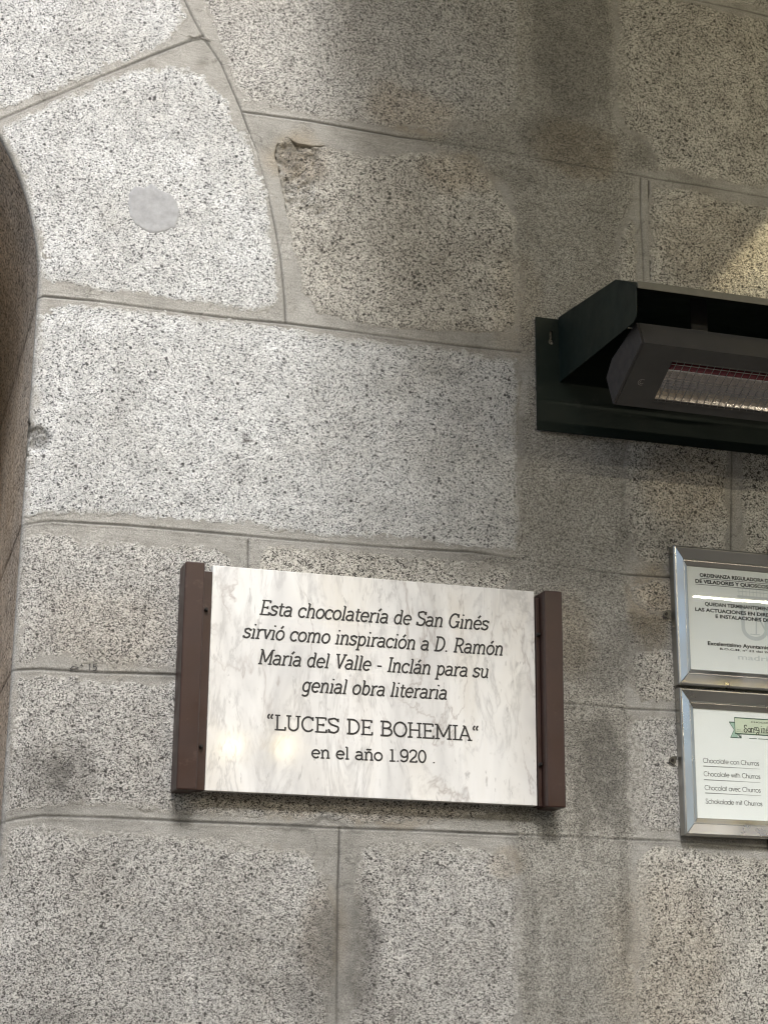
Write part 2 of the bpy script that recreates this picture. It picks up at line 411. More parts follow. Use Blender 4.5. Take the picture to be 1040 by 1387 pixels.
# ------------------------------------------------------------------ the stone wall
wall = thing('stone_wall', 'speckled granite block wall with pale mortar joints and an arched opening at its left', 'wall', (1.1, 0, 0))
XE, XC, ZS = .268, -.366, 2.985
RAD = XE-XC
ZAP = ZS+RAD
def edge(z):
    h = np.clip(z-ZS, 0, RAD-1e-4)
    return np.where(z >= ZAP, XC, XC+np.sqrt(RAD**2-h**2))
JOINTS = [
 [(-60,188),(0,162),(60,137),(130,107),(210,74),(275,49)],
 [(238,-30),(250,0),(262,25),(275,49),(300,87),(325,145),(345,200),(360,250),(371,300),(380,350),(385,400),(387,438)],
 [(330,152),(420,164),(540,185),(640,199),(700,209),(770,222),(830,232),(880,241),(940,250),(1040,268),(1180,292)],
 [(43,432),(46,412),(50,404),(60,401.5),(130,408),(230,421),(320,432),(387,438),(460,447),(540,458),(620,468),(705,477)],
 [(29,712),(45,708.5),(70,705.5),(160,711),(280,721),(400,732),(520,741),(640,748),(700,757),(760,766),(800,772),(845,778),(905,782),(1040,795),(1180,806)],
 [(17,908),(35,907),(58,906.5),(80,908),(108,910),(140,911.5),(180,912),(240,914),(330,921)],
 [(690,948),(765,953),(800,955),(845,960),(910,963),(1180,975)],
 [(3,1114),(25,1109),(60,1105),(130,1107),(200,1110),(260,1113),(380,1118),(460,1122),(560,1125),(700,1131),(800,1135),(920,1140),(1040,1149),(1180,1158)],
 [(336,733),(336,765),(334,920)],
 [(459.5,1122),(459,1160),(457.5,1200),(457,1240),(456.5,1300),(456,1430)],
 [(867,241),(867,290),(870,340),(872,400),(876,640)],
 [(878,245),(879,300),(881,378)],
 [(991,600),(990,660),(989,745),(990,795)],
 [(900,-12),(940,0),(1000,12),(1040,22),(1180,48)],
]
JOINTS = [pts(j) for j in JOINTS]
SKETCHY = [0, 3, 4, 7]
FINE = [[(452,1205),(470,1197),(500,1200)], [(425,1130),(430,1150),(420,1165)], [(384,320),(376,345)], [(872,300),(866,306),(862,318)]]
FINE = [pts(j) for j in FINE]
def rot_px(cx, cy, rx, ry, s, a=0): # a soft blob given in photo pixels
    x, z = at(cx, cy); k = .00145
    return (x, z, rx*k, ry*k, s, R(a))
STAINS_SHADE = [rot_px(*q) for q in [
 (79,1049,15,14,1.0), (78,1050,24,22,.8), (76,1050,56,46,.5), (22,1075,14,20,.3),
 (440,1280,26,58,.72), (490,1290,24,80,.66), (466,1285,34,70,.5), (430,1330,40,60,.45), (470,1210,40,30,.25),
 (815,1035,28,70,.7), (838,1075,14,70,.6), (790,1060,12,90,.45), (775,1020,10,60,.3), (775,70,50,150,.45), (735,40,18,120,.4), (815,60,16,140,.45), (770,190,80,50,.45), (720,1290,12,90,.3), (760,1330,14,70,.25), (845,1230,10,90,.35), (720,1100,40,22,.35),
 (52,592,13,16,.85), (390,212,20,28,.85), (410,230,40,35,.5), (338,597,9,3,1.0), (333,588,4,4,.7),
 (530,1368,8,9,.8), (820,900,70,40,.35), (860,858,45,26,.45), (60,1380,40,16,.4), (900,730,60,25,.25),
 (640,190,60,26,.3), (230,915,20,8,.3), (700,1170,16,60,.25), (850,700,14,60,.25), (700,240,30,20,.3), (745,575,60,14,.25),
 (300,1095,60,10,.25), (560,1105,160,12,.25), (60,1108,60,7,.3), (430,1121,60,5,.5), (870,215,26,20,.3)]]  # wide strips under the plaque: its shade put into the stone colour
WARM = [rot_px(*q) for q in [
 (560,150,70,40,.55), (400,215,45,45,.7), (620,235,60,30,.5), (685,1160,24,22,.45), (450,1092,200,18,.5), (880,820,40,60,.7),  # widest blob: brown shade below the plaque, painted into the stone
 (150,850,90,50,.25), (440,1270,30,60,.4), (900,1300,90,120,.35), (930,660,70,70,.5), (770,860,40,60,.35),
 (780,200,70,50,.5), (960,330,90,80,.35), (700,420,40,90,.3)]]
FILM = [rot_px(*q) for q in [(690,200,40,50,.8),(640,176,60,12,.7),(690,245,26,30,.8),(640,212,50,12,.6),(704,360,14,110,.55),(704,600,10,160,.5),
 (850,840,40,40,.6),(858,1040,18,70,.5),(866,1240,14,90,.5),(704,1260,10,120,.5),(690,1165,20,26,.4),(470,1290,26,90,.55),(450,1290,20,80,.5),(240,95,60,9,.5),(330,165,18,24,.4),(660,768,60,14,.6),
 (130,1098,90,10,.4),(560,1146,90,10,.5),(290,1134,140,9,.4),(840,110,14,70,.4),(880,215,18,20,.4),(420,200,50,8,.3),(150,300,20,20,.15),(100,1128,80,8,.4)]]
def blobs(x, z, L):
    t = np.zeros(x.shape)
    wx = x+.014*fbm(x, z, .04, 5, 4); wz = z+.03*fbm(x, z, .07, 9, 4)
    for (cx, cz, rx, rz, s, a) in L:
        m = (abs(x-cx) < rx*2.2+.02) & (abs(z-cz) < rz*2.2+.03)
        if not m.any(): continue
        d = np.sqrt(((wx[m]-cx)/rx)**2+((wz[m]-cz)/rz)**2)
        t[m] = np.maximum(t[m], s*sstep(1.35, .65, d))
    return np.clip(t*(1+.35*fbm(x, z, .012, 21)), 0, 1)

BAND = pts([(700,-90),(698,140),(660,165),(560,185),(600,203),(650,222),(690,262),(704,300),(704,470),(716,480),(704,640),(698,752),(640,758),(690,768),(698,900),(690,1080),(640,1100),(690,1125),(704,1170),(706,1440),(858,1440),(856,1180),(850,900),(848,600),(838,400),(838,330),(852,290),(862,250),(864,232),(886,228),(880,195),(846,172),(833,150),(837,-90)])
BAND2 = pts([(846,826),(870,832),(930,838),(930,878),(870,876),(846,884)])
S4P = [(373,208),(377,194),(390,187),(403,194),(420,197),(440,198),(470,204),(500,212),(530,207),(560,204),(600,208),(640,216),(660,236),(688,266),(701,300),(705,360),(703,420),(699,447),(660,450),(600,450),(540,446),(480,436),(432,425),(410,397),(400,350),(391,300),(383,255)]
S4C = [(400,214,42,28,.010,.9), (402,258,28,26,.005,.6), (425,285,30,9,.003,.4)]
S5P = [(50,432),(60,420),(75,414),(90,411),(150,414),(200,421),(260,429),(340,438),(400,448),(470,458),(540,467),(600,471),(660,478),(698,486),(705,520),(702,600),(700,650),(702,720),(697,748),(640,742),(560,735),(480,730),(400,722),(330,712),(250,707),(180,699),(120,696),(60,694),(33,702),(30,680),(31,640),(35,614),(38,590),(41,560),(43,520),(45,470)]
S5C = [(50,594,20,20,.005,.8)]
# --- mortar bed: one sheet of front face, rolled round the arris into the opening
def make_bed():
    xr, z0, z1, sp = 2.28, 1.36, 4.16, .0020
    zz = np.arange(z0, z1, sp); nr = len(zz)
    nf = int((xr-.26)/sp); r = .011; nk = 6
    e = edge(zz)
    u = np.linspace(0, 1, nf)
    Xf = (e+r)[:, None]+u[None, :]*(xr-e-r)[:, None]
    a = np.linspace(math.pi/2, 0, nk+1)[:-1]
    Xc = e[:, None]+r*(1-np.sin(a))[None, :]; Yc = np.repeat((r*(1-np.cos(a)))[None, :], nr, 0)
    X = np.concatenate([Xc, Xf], 1); Y = np.concatenate([Yc, np.zeros_like(Xf)], 1); Z = np.repeat(zz[:, None], X.shape[1], 1)
    nc = X.shape[1]; x, z = X.ravel(), Z.ravel()
    gs = np.maximum(sstep(-.012, .012, poly_sdf(x, z, BAND)+.020*fbm(x, z, .07, 3)), .9*sstep(-.01, .01, poly_sdf(x, z, BAND2)))
    grit = np.clip(gs*.95+.06*(1-gs)+.10*fbm(x, z, .03, 8), 0, 1)
    gd = np.zeros_like(x); hh = np.zeros_like(x)
    for i, J in enumerate(JOINTS):
        wob = .0018*fbm(x, z, .06, 40+i)
        d = line_dist(x, z, J)+0*wob
        fade = .75+.35*noise(x, z, .11, 60+i)
        soft = 1-.45*gs
        hh -= .0026*np.exp(-(d/.0021)**2)*fade*soft
        hh += .0008*np.exp(-((d-.005)/.0025)**2)*fade
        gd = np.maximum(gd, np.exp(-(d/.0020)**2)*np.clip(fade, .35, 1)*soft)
        if i in SKETCHY:
            J2 = [(p[0], p[1]-.0062+.0012*math.sin(k*1.9)) for k, p in enumerate(J)]
            d2 = line_dist(x, z, J2); f2 = np.clip(.25+.7*noise(x, z, .13, 90+i), 0, 1)
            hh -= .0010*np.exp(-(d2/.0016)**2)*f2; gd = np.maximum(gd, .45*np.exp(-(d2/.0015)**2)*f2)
    for J in FINE:
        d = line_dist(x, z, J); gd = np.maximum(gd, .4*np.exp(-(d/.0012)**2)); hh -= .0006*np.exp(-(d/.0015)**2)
    hh += .0014*fbm(x, z, .22, 1)+.0008*fbm(x, z, .03, 2)-.0011*sstep(.62, .85, noise(x, z, .009, 6))*sstep(.1, .5, noise(x, z, .07, 7))+gs*.00035*noise(x, z, .0055, 4)
    hh *= sstep(-.005, .02, x-np.repeat(e, nc))
    for P, C in ((S4P, S4C), (S5P, S5C)):
        P = pts(P); mm = (x > min(p[0] for p in P)) & (x < max(p[0] for p in P)) & (z > min(p[1] for p in P)) & (z < max(p[1] for p in P))
        sd_ = poly_sdf(x[mm], z[mm], P)+.003*fbm(x[mm], z[mm], .02, 12)
        for (cx, cy, rx, ry, dep, a_) in C:
            qx, qz = at(cx, cy); k = .00145
            d = np.sqrt(((x[mm]-qx)/(rx*k))**2+((z[mm]-qz)/(ry*k))**2)
            hh[mm] -= (dep+.012)*sstep(1.6, 1.3, d)*sstep(-.001, .002, sd_)
    V = np.c_[x, Y.ravel()+.0002*sstep(.0, .03, x-np.repeat(e, nc))-hh, z]
    dirt = blobs(x, z, STAINS_SHADE); warm = blobs(x, z, WARM)
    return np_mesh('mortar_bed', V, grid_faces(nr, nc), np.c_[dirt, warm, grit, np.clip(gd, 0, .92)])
bed_me = make_bed()
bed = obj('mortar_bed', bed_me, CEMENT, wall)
# --- inner face of the opening (jamb and arch soffit)
def make_reveal():
    zz = np.concatenate([np.arange(0, 1.4, .05), np.arange(1.4, ZS+.3, .004), np.array([ZS+RAD*math.sin(q) for q in np.linspace(math.asin(.3/RAD), math.pi/2, 60)])])
    yy = np.concatenate([np.arange(.011, .2, .005), np.arange(.2, .93, .02)])
    ZZ, YY = np.meshgrid(zz, yy, indexing='ij'); e = edge(np.minimum(ZZ, ZAP-1e-9))
    e = np.where(ZZ >= ZAP-1e-6, XC, e)
    g = np.zeros_like(ZZ); h = np.zeros_like(ZZ)
    for zj in (ZS-.008, at(31, 711)[1], at(18, 908)[1], at(4, 1113)[1]):
        d = abs(ZZ-zj+.004*fbm(YY, ZZ, .06, 3)); g = np.maximum(g, np.exp(-(d/.0045)**2)); h += .002*np.exp(-(d/.004)**2)
        mort = sstep(.028, .016, abs(ZZ-zj)+.006*fbm(YY, ZZ, .03, 5)); g = np.maximum(g, .22*mort)
    h += .0014*fbm(YY, ZZ, .05, 6)+.0005*noise(YY, ZZ, .008, 7)
    h *= sstep(.011, .03, YY)
    V = np.c_[(e+h).ravel(), YY.ravel(), ZZ.ravel()]
    W = np.c_[g.ravel(), np.clip(.4+.5*fbm(YY, ZZ, .2, 8), 0, 1).ravel(), np.zeros(g.size)]
    return np_mesh('arch_reveal', V, grid_faces(len(zz), len(yy)), W)
obj('arch_reveal', make_reveal(), G_JAMB, wall)
# --- plain masonry beyond the part the picture shows
def flat(name, polys, m, parent, grit=.35):
    mb = MB()
    for P in polys: mb.add([(p[0], p[1], p[2]) for p in P], [tuple(range(len(P)))])
    o = mb.build(name, m, parent); me = o.data
    ca = me.attributes.new('wear', 'FLOAT_COLOR', 'POINT')
    for d in ca.data: d.color = (.1, .1, grit, 0)
    return o
def quad(x0, x1, z0, z1, y=0): return [(x0, y, z0), (x1, y, z0), (x1, y, z1), (x0, y, z1)]
Z1 = 1.36+(len(np.arange(1.36, 4.16, .0020))-1)*.0020
flat('outer_masonry', [quad(XE+.011, 2.28, 0, 1.36), quad(2.28, 6, 0, 7.5), quad(XC, 2.28, Z1, 7.5),
     [(XE+.011, 0, 0), (XE+.011, 0, 1.36), (XE, .011, 1.36), (XE, .011, 0)]], CEMENT, wall)

def stone(poly, m, name='stone_block', h=.0007, sp=.0025, rough=1.0, chip=None, label=None, world=False, wear=True, seed=0):
    P = poly if world else pts(poly)
    xs = [p[0] for p in P]; zs = [p[1] for p in P]
    gx = np.arange(min(xs)-.008, max(xs)+.008, sp); gz = np.arange(min(zs)-.008, max(zs)+.008, sp)
    X, Z = np.meshgrid(gx, gz); x, z = X.ravel(), Z.ravel()
    sdf = poly_sdf(x, z, P)
    s = sdf+rough*(.0060*fbm(x, z, .05, 11+seed)+.0036*noise(x, z, .012, 12+seed)+.0036*noise(x, z, .0068, 13+seed)+.0020*noise(x, z, .0042, 15+seed))
    s = np.minimum(s, x-edge(z)-.006+.002*noise(x, z, .012, 44)) if not world else s
    H = h*sstep(-.002, .010, s)-.004*sstep(.0005, -.0045, s)
    H += .0018*sstep(.002, .050, s)
    H += sstep(0, .01, s)*(.0009*fbm(x, z, .06, 31+seed)+.00055*noise(x, z, .0058, 33+seed)+.00035*noise(x, z, .0031, 35+seed))
    dirt = blobs(x, z, STAINS_SHADE) if wear else np.zeros_like(x); warm = blobs(x, z, WARM) if wear else np.zeros_like(x)
    dirt = np.maximum(dirt, .30*sstep(.006, -.001, s)*(.6+.6*noise(x, z, .02, 50)))
    if chip:
        for (cx, cy, rx, ry, dep, a) in chip:
            qx, qz = at(cx, cy); k = .00145
            d = np.sqrt(((x-qx)/(rx*k))**2+((z-qz)/(ry*k))**2)+.35*fbm(x, z, .02, 71)
            b = sstep(1.1, .6, d)
            H -= b*(dep+.004*fbm(x, z, .013, 73)+.0022*noise(x, z, .006, 75))
            dirt = np.maximum(dirt, b*a*np.clip(.75+.6*fbm(x, z, .01, 77), 0, 1))
    film = sstep(.013, -.002, s+.010*fbm(x, z, .035, 51+seed)+.004*noise(x, z, .007, 53+seed))*np.clip(.75+.5*noise(x, z, .09, 55+seed), .1, 1)
    film = np.maximum(film, blobs(x, z, FILM) if wear else 0)
    H -= .0003*film
    V = np.c_[x, -H, z]; W = np.c_[dirt, warm, np.clip(film, 0, 1)]
    Fq = grid_faces(len(gz), len(gx), (s > -.0045).reshape(X.shape))
    V, Fq, W = compact(V, Fq, W)
    o = obj(name, np_mesh(name, V, Fq, W), m, wall)
    if label: o['label'] = label
    return o
S1 = stone([(-140,-140),(236,-140),(242,-10),(250,10),(255,22),(238,47),(215,65),(185,80),(150,92),(100,113),(50,132),(0,150),(-60,172),(-150,190)], G_LIGHT, seed=1)
S2 = stone([(5,172),(40,152),(75,135),(130,112),(185,93),(215,87),(240,88),(262,92),(280,100),(298,124),(320,150),(332,175),(350,215),(362,260),(370,325),(378,390),(376,412),(366,423),(325,420),(225,405),(190,400),(150,398),(118,392),(95,385),(70,380),(52,374),(47,364),(46,330),(39,290),(29,250),(16,215),(3,188)], G_LIGHT, seed=2, label='pale arch stone with a round grey mortar patch')
S3 = stone([(252,-140),(262,-20),(286,30),(302,70),(317,108),(330,140),(345,146),(375,147),(400,155),(440,161),(500,170),(560,176),(610,183),(645,180),(668,163),(698,148),(702,100),(701,-140)], G_GREY, seed=3)
S4 = stone(S4P, G_TAN, seed=4,
           chip=S4C, label='tan stone with its upper left corner broken away')
S5 = stone(S5P, G_LIGHT, seed=5,
           chip=S5C, label='longest pale stone with a chipped left edge')
S6 = stone([(27,728),(45,722),(62,720),(95,724),(110,735),(150,733),(200,737),(260,738),(290,742),(312,755),(320,775),(322,820),(320,908),(240,905),(205,904),(150,903),(125,899),(90,892),(60,890),(40,898),(21,903),(22,860),(25,790)], G_GREY, seed=6)
S6b = stone([(352,748),(366,738),(420,740),(500,745),(560,751),(640,757),(686,763),(697,776),(695,830),(690,905),(560,925),(345,912),(348,800)], G_TAN, seed=7)
S7 = stone([(17,918),(60,915),(110,917),(150,921),(240,922),(330,930),(500,940),(640,950),(688,965),(690,1060),(685,1098),(640,1112),(560,1115),(460,1112),(380,1108),(260,1102),(160,1096),(100,1092),(50,1096),(9,1102),(11,1050),(14,980)], G_GREY, seed=8, label='grey stone with a round dark spot, behind the plaque')
S8 = stone([(2,1128),(18,1122),(60,1119),(120,1124),(200,1128),(290,1136),(370,1142),(412,1152),(430,1166),(444,1192),(451,1230),(449,1300),(443,1350),(438,1440),(-60,1440),(-4,1240)], G_GREY, seed=9)
S9 = stone([(487,1152),(500,1141),(560,1138),(620,1143),(678,1149),(698,1166),(705,1200),(704,1300),(706,1440),(472,1440),(478,1340),(482,1250),(478,1190)], G_GREY, seed=10)
S10 = stone([(871,1152),(900,1146),(960,1153),(1040,1162),(1180,1172),(1180,1440),(858,1440),(862,1340),(864,1280),(857,1220),(862,1175)], G_TAN, seed=11)
S11 = stone([(848,982),(858,972),(905,970),(1000,976),(1170,985),(1170,1146),(1040,1136),(920,1128),(872,1124),(856,1100),(851,1040)], G_GREY, seed=12)
S12 = stone([(856,796),(880,786),(940,790),(1170,812),(1170,968),(1000,958),(905,953),(868,949),(852,930),(849,888),(870,880),(930,878),(936,838),(905,836),(870,826),(854,812)], G_TAN, seed=13, label='tan stone half smeared over with grey mortar, left of the framed notices')
S14 = stone([(846,400),(985,430),(985,700),(983,762),(940,768),(905,768),(872,764),(856,750),(847,700),(846,640)], G_TAN, seed=14)
S15 = stone([(1004,430),(1175,460),(1175,796),(1090,786),(1012,776),(1003,745)], G_TAN, seed=15)
S16 = stone([(880,254),(900,252),(940,259),(975,268),(1040,279),(1175,302),(1175,440),(1000,408),(884,388),(879,340)], G_TAN, seed=16)
S17 = stone([(842,312),(850,298),(859,302),(861,350),(862,388),(838,386),(835,352)], G_TAN, seed=17, rough=1.3)
S18 = stone([(838,-20),(834,60),(831,120),(834,152),(850,172),(875,190),(886,218),(890,230),(940,238),(1040,255),(1175,278),(1175,52),(1040,28),(1000,18),(940,4),(890,-8)], G_TAN, seed=18)
S19 = stone([(838,-140),(1175,-140),(1175,38),(1040,14),(1000,4),(940,-8),(890,-22),(838,-36)], G_GREY, seed=19)
# courses to the right of and below what the picture shows
rz = [4.10, 3.62, 3.10, 2.58, 2.26, 1.95, 1.36]
for a, b in zip(rz[:-1], rz[1:]):
    x = 2.22+.03*random.random()
    while x < 3.9:
        L = random.uniform(.45, .8)
        stone([(x+.02, b+.02), (x+L-.02, b+.022), (x+L-.018, a-.02), (x+.022, a-.02)], random.choice([G_TAN, G_GREY]), sp=.008, world=True, wear=False, rough=1.5)
        x += L
for a, b in ((1.36, .9), (.9, .45), (.45, .02)):
    x = XE+.03
    while x < 3.6:
        L = random.uniform(.5, .9)
        stone([(x+.02, b+.02), (x+L-.02, b+.022), (x+L-.018, a-.02), (x+.022, a-.02)], G_GREY, sp=.01, world=True, wear=False, rough=1.5)
        x += L
# round mortar patch on the arch stone, a sub-part of it
FILLER = paint('pale_grey_filler', (.30, .305, .31), .85, .2, var=.16, nscale=70, bumpy=.3, dirt=(.30, .30, .30))
def patch():
    P = pts([(176,262),(184,254),(196,256),(205,250),(216,257),(228,262),(238,272),(243,284),(241,298),(236,309),(222,315),(206,316),(194,311),(183,304),(177,292),(174,276)])
    xs = [p[0] for p in P]; zs = [p[1] for p in P]
    gx = np.arange(min(xs)-.006, max(xs)+.006, .002); gz = np.arange(min(zs)-.006, max(zs)+.006, .002)
    X, Z = np.meshgrid(gx, gz); x, z = X.ravel(), Z.ravel(); s = poly_sdf(x, z, P)+.003*fbm(x, z, .012, 3)
    H = .0027+.0010*sstep(-.001, .004, s)-.004*sstep(0, -.004, s)+.0004*fbm(x, z, .012, 4)
    V, Fq, W = compact(np.c_[x, -H, z], grid_faces(len(gz), len(gx), (s > -.004).reshape(X.shape)), np.c_[np.full(len(x), .08)+.1*fbm(x, z, .02, 6), np.zeros(len(x)), np.full(len(x), .25)])
    o = obj('mortar_patch', np_mesh('mortar_patch', V, Fq, W), FILLER, S2); return o
patch()
# the left-hand half of the arch: mirror copies of the same masonry
def mirrored(o):
    c = o.copy(); COL.objects.link(c); c.parent = wall; c.matrix_parent_inverse = o.matrix_parent_inverse
    c.scale = (-1, 1, 1); c.location = (2*XC, 0, 0); return c
for q in [x for x in wall.children if x.name.startswith(('mortar_bed', 'arch_reveal', 'outer_masonry'))]+[S1, S2, S3, S5, S6, S7, S8, S4, S9]:
    c = mirrored(q)
    if c.get('label'): del c['label']

# marker scribble on the joint, part of the wall
sc = MB(); yk = -.0024
for L in ([(122.5,899),(122,908)], [(122.5,899),(120.5,901)], [(132,899),(127.5,899.5),(127,903),(130,902.5),(131.6,905),(129.5,908),(126.5,908)],
          [(95,906),(99,903),(104,903.5),(107,904.5)], [(96,906.5),(107,906)], [(103,900),(104.2,901)], [(110,899),(113,903)], [(108.5,902.5),(111,901)]):
    sc.ribbon(pts(L, yk), .0016, yk); yk -= .00004
sc.build('marker_scribble', INK, wall)

# ------------------------------------------------------------------ lettering (own stroke fonts)
def arc(cx, cy, rx, ry, a0, a1, n=18):
    return [(cx+rx*math.cos(R(a0+(a1-a0)*i/n)), cy+ry*math.sin(R(a0+(a1-a0)*i/n))) for i in range(n+1)]
def bez(p0, p1, p2, p3, n=10):
    o = []
    for i in range(n+1):
        t = i/n; u = 1-t
        o.append((u**3*p0[0]+3*u*u*t*p1[0]+3*u*t*t*p2[0]+t**3*p3[0], u**3*p0[1]+3*u*u*t*p1[1]+3*u*t*t*p2[1]+t**3*p3[1]))
    return o
B, XH, CP = .04, .64, .96
def slab():
    g = {}
    s = lambda x0, x1, y: ('s', [(x0, y), (x1, y)])
    p = lambda *q: ('p', list(q))
    P = lambda L: ('p', L)
    bs = lambda x, w=.10: s(x-w, x+w, B)
    arch = lambda x0, x1: P([(x0, .44)]+arc((x0+x1)/2+.01, .46, (x1-x0)/2-.01, .19, 160, 0, 14)+[(x1, B)])
    i_ = [p((.15, XH), (.15, B)), s(.05, .15, XH-.01), bs(.15)]
    g['i'] = (.30, i_+[p((.15, .87), (.15, .97))]); g['ı'] = (.30, i_)
    g['l'] = (.30, [p((.15, CP), (.15, B)), s(.05, .15, CP-.01), bs(.15)])
    g['r'] = (.42, [p((.15, XH), (.15, B)), s(.05, .15, XH-.01), bs(.15, .11), P([(.15, .42)]+bez((.15, .44), (.18, .60), (.27, .66), (.40, .62), 8))])
    g['n'] = (.58, [p((.14, XH), (.14, B)), s(.04, .14, XH-.01), bs(.14, .09), arch(.14, .44), bs(.44, .09)])
    g['m'] = (.86, [p((.14, XH), (.14, B)), s(.04, .14, XH-.01), bs(.14, .08), arch(.14, .42), bs(.42, .08), arch(.42, .71), bs(.71, .09)])
    g['h'] = (.58, [p((.14, CP), (.14, B)), s(.04, .14, CP-.01), bs(.14, .09), arch(.14, .44), bs(.44, .09)])
    g['u'] = (.58, [P([(.13, XH)]+arc(.27, .22, .14, .18, 180, 325, 14)+[(.43, .26)]), p((.43, XH), (.43, B)), s(.03, .13, XH-.01), s(.33, .43, XH-.01), s(.43, .53, B)])
    g['o'] = (.54, [P(arc(.27, .34, .20, .30, 0, 360, 30))])
    g['c'] = (.49, [P(arc(.27, .34, .20, .30, 48, 318, 24)), p((.415, .63), (.415, .47))])
    g['e'] = (.53, [P(arc(.27, .34, .20, .30, 2, 318, 26)), s(.07, .47, .355)])
    g['a'] = (.53, [P(arc(.235, .47, .165, .17, 152, 0, 14)+[(.40, B)]), s(.40, .50, B), P([(.40, .375), (.25, .375)]+arc(.23, .205, .165, .165, 90, 270, 14)+bez((.25, .04), (.32, .05), (.38, .10), (.40, .20), 6))])
    g['s'] = (.47, [P(bez((.38, .50), (.36, .62), (.28, .64), (.22, .64), 8)+bez((.10, .64), (.05, .42), (.15, .38), (.235, .345), 10)[1:]+bez((.33, .31), (.44, .27), (.38, .04), (.22, .04), 10)[1:]+bez((.15, .04), (.08, .08), (.07, .18), (.07, .18), 6)[1:]),
                    p((.385, .64), (.385, .49)), p((.065, .19), (.065, .04))])
    g['t'] = (.37, [P([(.16, .85), (.16, .20)]+arc(.26, .17, .10, .13, 180, 320, 10)), s(.04, .34, XH-.01)])
    g['v'] = (.50, [p((.09, XH), (.25, B)), p((.41, XH), (.25, B)), s(.01, .19, XH-.01), s(.32, .50, XH-.01)])
    g['p'] = (.57, [p((.14, XH), (.14, -.27)), s(.04, .14, XH-.01), s(.04, .25, -.26), P([(.14, .44)]+arc(.30, .34, .18, .30, 155, -155, 24)+[(.14, .22)])])
    g['b'] = (.57, [p((.14, CP), (.14, B)), s(.04, .14, CP-.01), P([(.14, .44)]+arc(.30, .34, .18, .30, 155, -155, 24)+[(.14, .22)])])
    g['d'] = (.57, [p((.42, CP), (.42, B)), s(.32, .42, CP-.01), s(.42, .52, B), P([(.42, .44)]+arc(.26, .34, .18, .30, 25, 335, 24)+[(.42, .22)])])
    g['g'] = (.56, [P([(.42, XH), (.42, -.06)]+arc(.25, -.08, .17, .17, 0, -150, 16)), s(.42, .52, XH-.01), P([(.42, .44)]+arc(.26, .345, .18, .295, 25, 335, 24)+[(.42, .24)])])
    ac = p((.22, .78), (.34, .96))
    for k, b_, dx in (('á', 'a', 0), ('é', 'e', .02), ('ó', 'o', .02), ('í', 'ı', -.09)):
        g[k] = (g[b_][0], g[b_][1]+[('p', [(x+dx, y) for x, y in ac[1]])])
    g['ñ'] = (.58, g['n'][1]+[P(bez((.16, .80), (.22, .93), (.32, .76), (.42, .88), 10))])
    g['E'] = (.60, [p((.15, CP), (.15, B)), s(.04, .50, CP), s(.04, .53, B), s(.15, .40, .51), p((.50, .99), (.50, .80)), p((.53, .01), (.53, .22)), p((.40, .60), (.40, .42))])
    g['L'] = (.54, [p((.15, CP), (.15, B)), s(.04, .27, CP), s(.04, .49, B), p((.49, .01), (.49, .24))])
    g['I'] = (.31, [p((.155, CP), (.155, B)), s(.04, .27, CP), s(.04, .27, B)])
    g['D'] = (.66, [p((.15, CP), (.15, B)), P([(.04, CP), (.27, CP)]+arc(.27, .50, .30, .46, 90, -90, 22)+[(.04, B)])])
    g['B'] = (.62, [p((.15, CP), (.15, B)), P([(.04, CP), (.30, CP)]+arc(.30, .74, .19, .22, 90, -90, 14)+[(.15, .52)]), P([(.30, .52)]+arc(.32, .28, .22, .24, 90, -90, 14)+[(.04, B)])])
    g['R'] = (.65, [p((.15, CP), (.15, B)), P([(.04, CP), (.30, CP)]+arc(.30, .72, .21, .24, 90, -90, 14)+[(.15, .48)]), p((.32, .48), (.54, B)), bs(.15, .11), s(.47, .64, B)])
    g['V'] = (.64, [p((.11, CP), (.32, B)), p((.53, CP), (.32, B)), s(.01, .23, CP), s(.42, .63, CP)])
    g['A'] = (.66, [p((.10, B), (.33, CP)), p((.56, B), (.33, CP)), s(.19, .47, .33), s(.00, .21, B), s(.45, .66, B), s(.24, .33, CP)])
    g['M'] = (.84, [p((.15, B), (.15, CP)), p((.15, CP), (.42, .16)), p((.69, CP), (.42, .16)), p((.69, CP), (.69, B)), s(.03, .17, CP), s(.67, .81, CP), bs(.15, .11), bs(.69, .11)])
    g['U'] = (.68, [P([(.14, CP)]+arc(.34, .32, .20, .28, 180, 360, 20)+[(.54, CP)]), s(.03, .25, CP), s(.43, .65, CP)])
    g['C'] = (.64, [P(arc(.34, .50, .26, .46, 42, 320, 28)), p((.535, .97), (.535, .72))])
    g['G'] = (.70, [P(arc(.34, .50, .26, .46, 42, 335, 28)+[(.575, .44)]), p((.535, .97), (.535, .72)), s(.42, .66, .44), p((.575, .44), (.575, .06))])
    g['S'] = (.57, [P(bez((.47, .76), (.44, .93), (.34, .96), (.28, .96), 8)+bez((.08, .96), (.02, .63), (.19, .56), (.28, .52), 12)[1:]+bez((.42, .47), (.56, .38), (.48, .04), (.28, .04), 12)[1:]+bez((.19, .04), (.10, .09), (.08, .25), (.08, .25), 6)[1:]),
                    p((.475, .97), (.475, .74)), p((.075, .27), (.075, .03))])
    g['O'] = (.68, [P(arc(.34, .50, .27, .46, 0, 360, 36))])
    g['H'] = (.70, [p((.15, CP), (.15, B)), p((.55, CP), (.55, B)), s(.15, .55, .51), s(.04, .26, CP), s(.04, .26, B), s(.44, .66, CP), s(.44, .66, B)])
    g['1'] = (.46, [p((.25, CP), (.25, B)), s(.10, .40, B), s(.12, .25, .90)])
    g['9'] = (.54, [P(arc(.27, .67, .19, .29, 0, 360, 28)), P([(.46, .67)]+bez((.46, .40), (.44, .04), (.26, .04), (.24, .04), 10)+bez((.24, .04), (.14, .04), (.10, .12), (.10, .18), 6)[1:])])
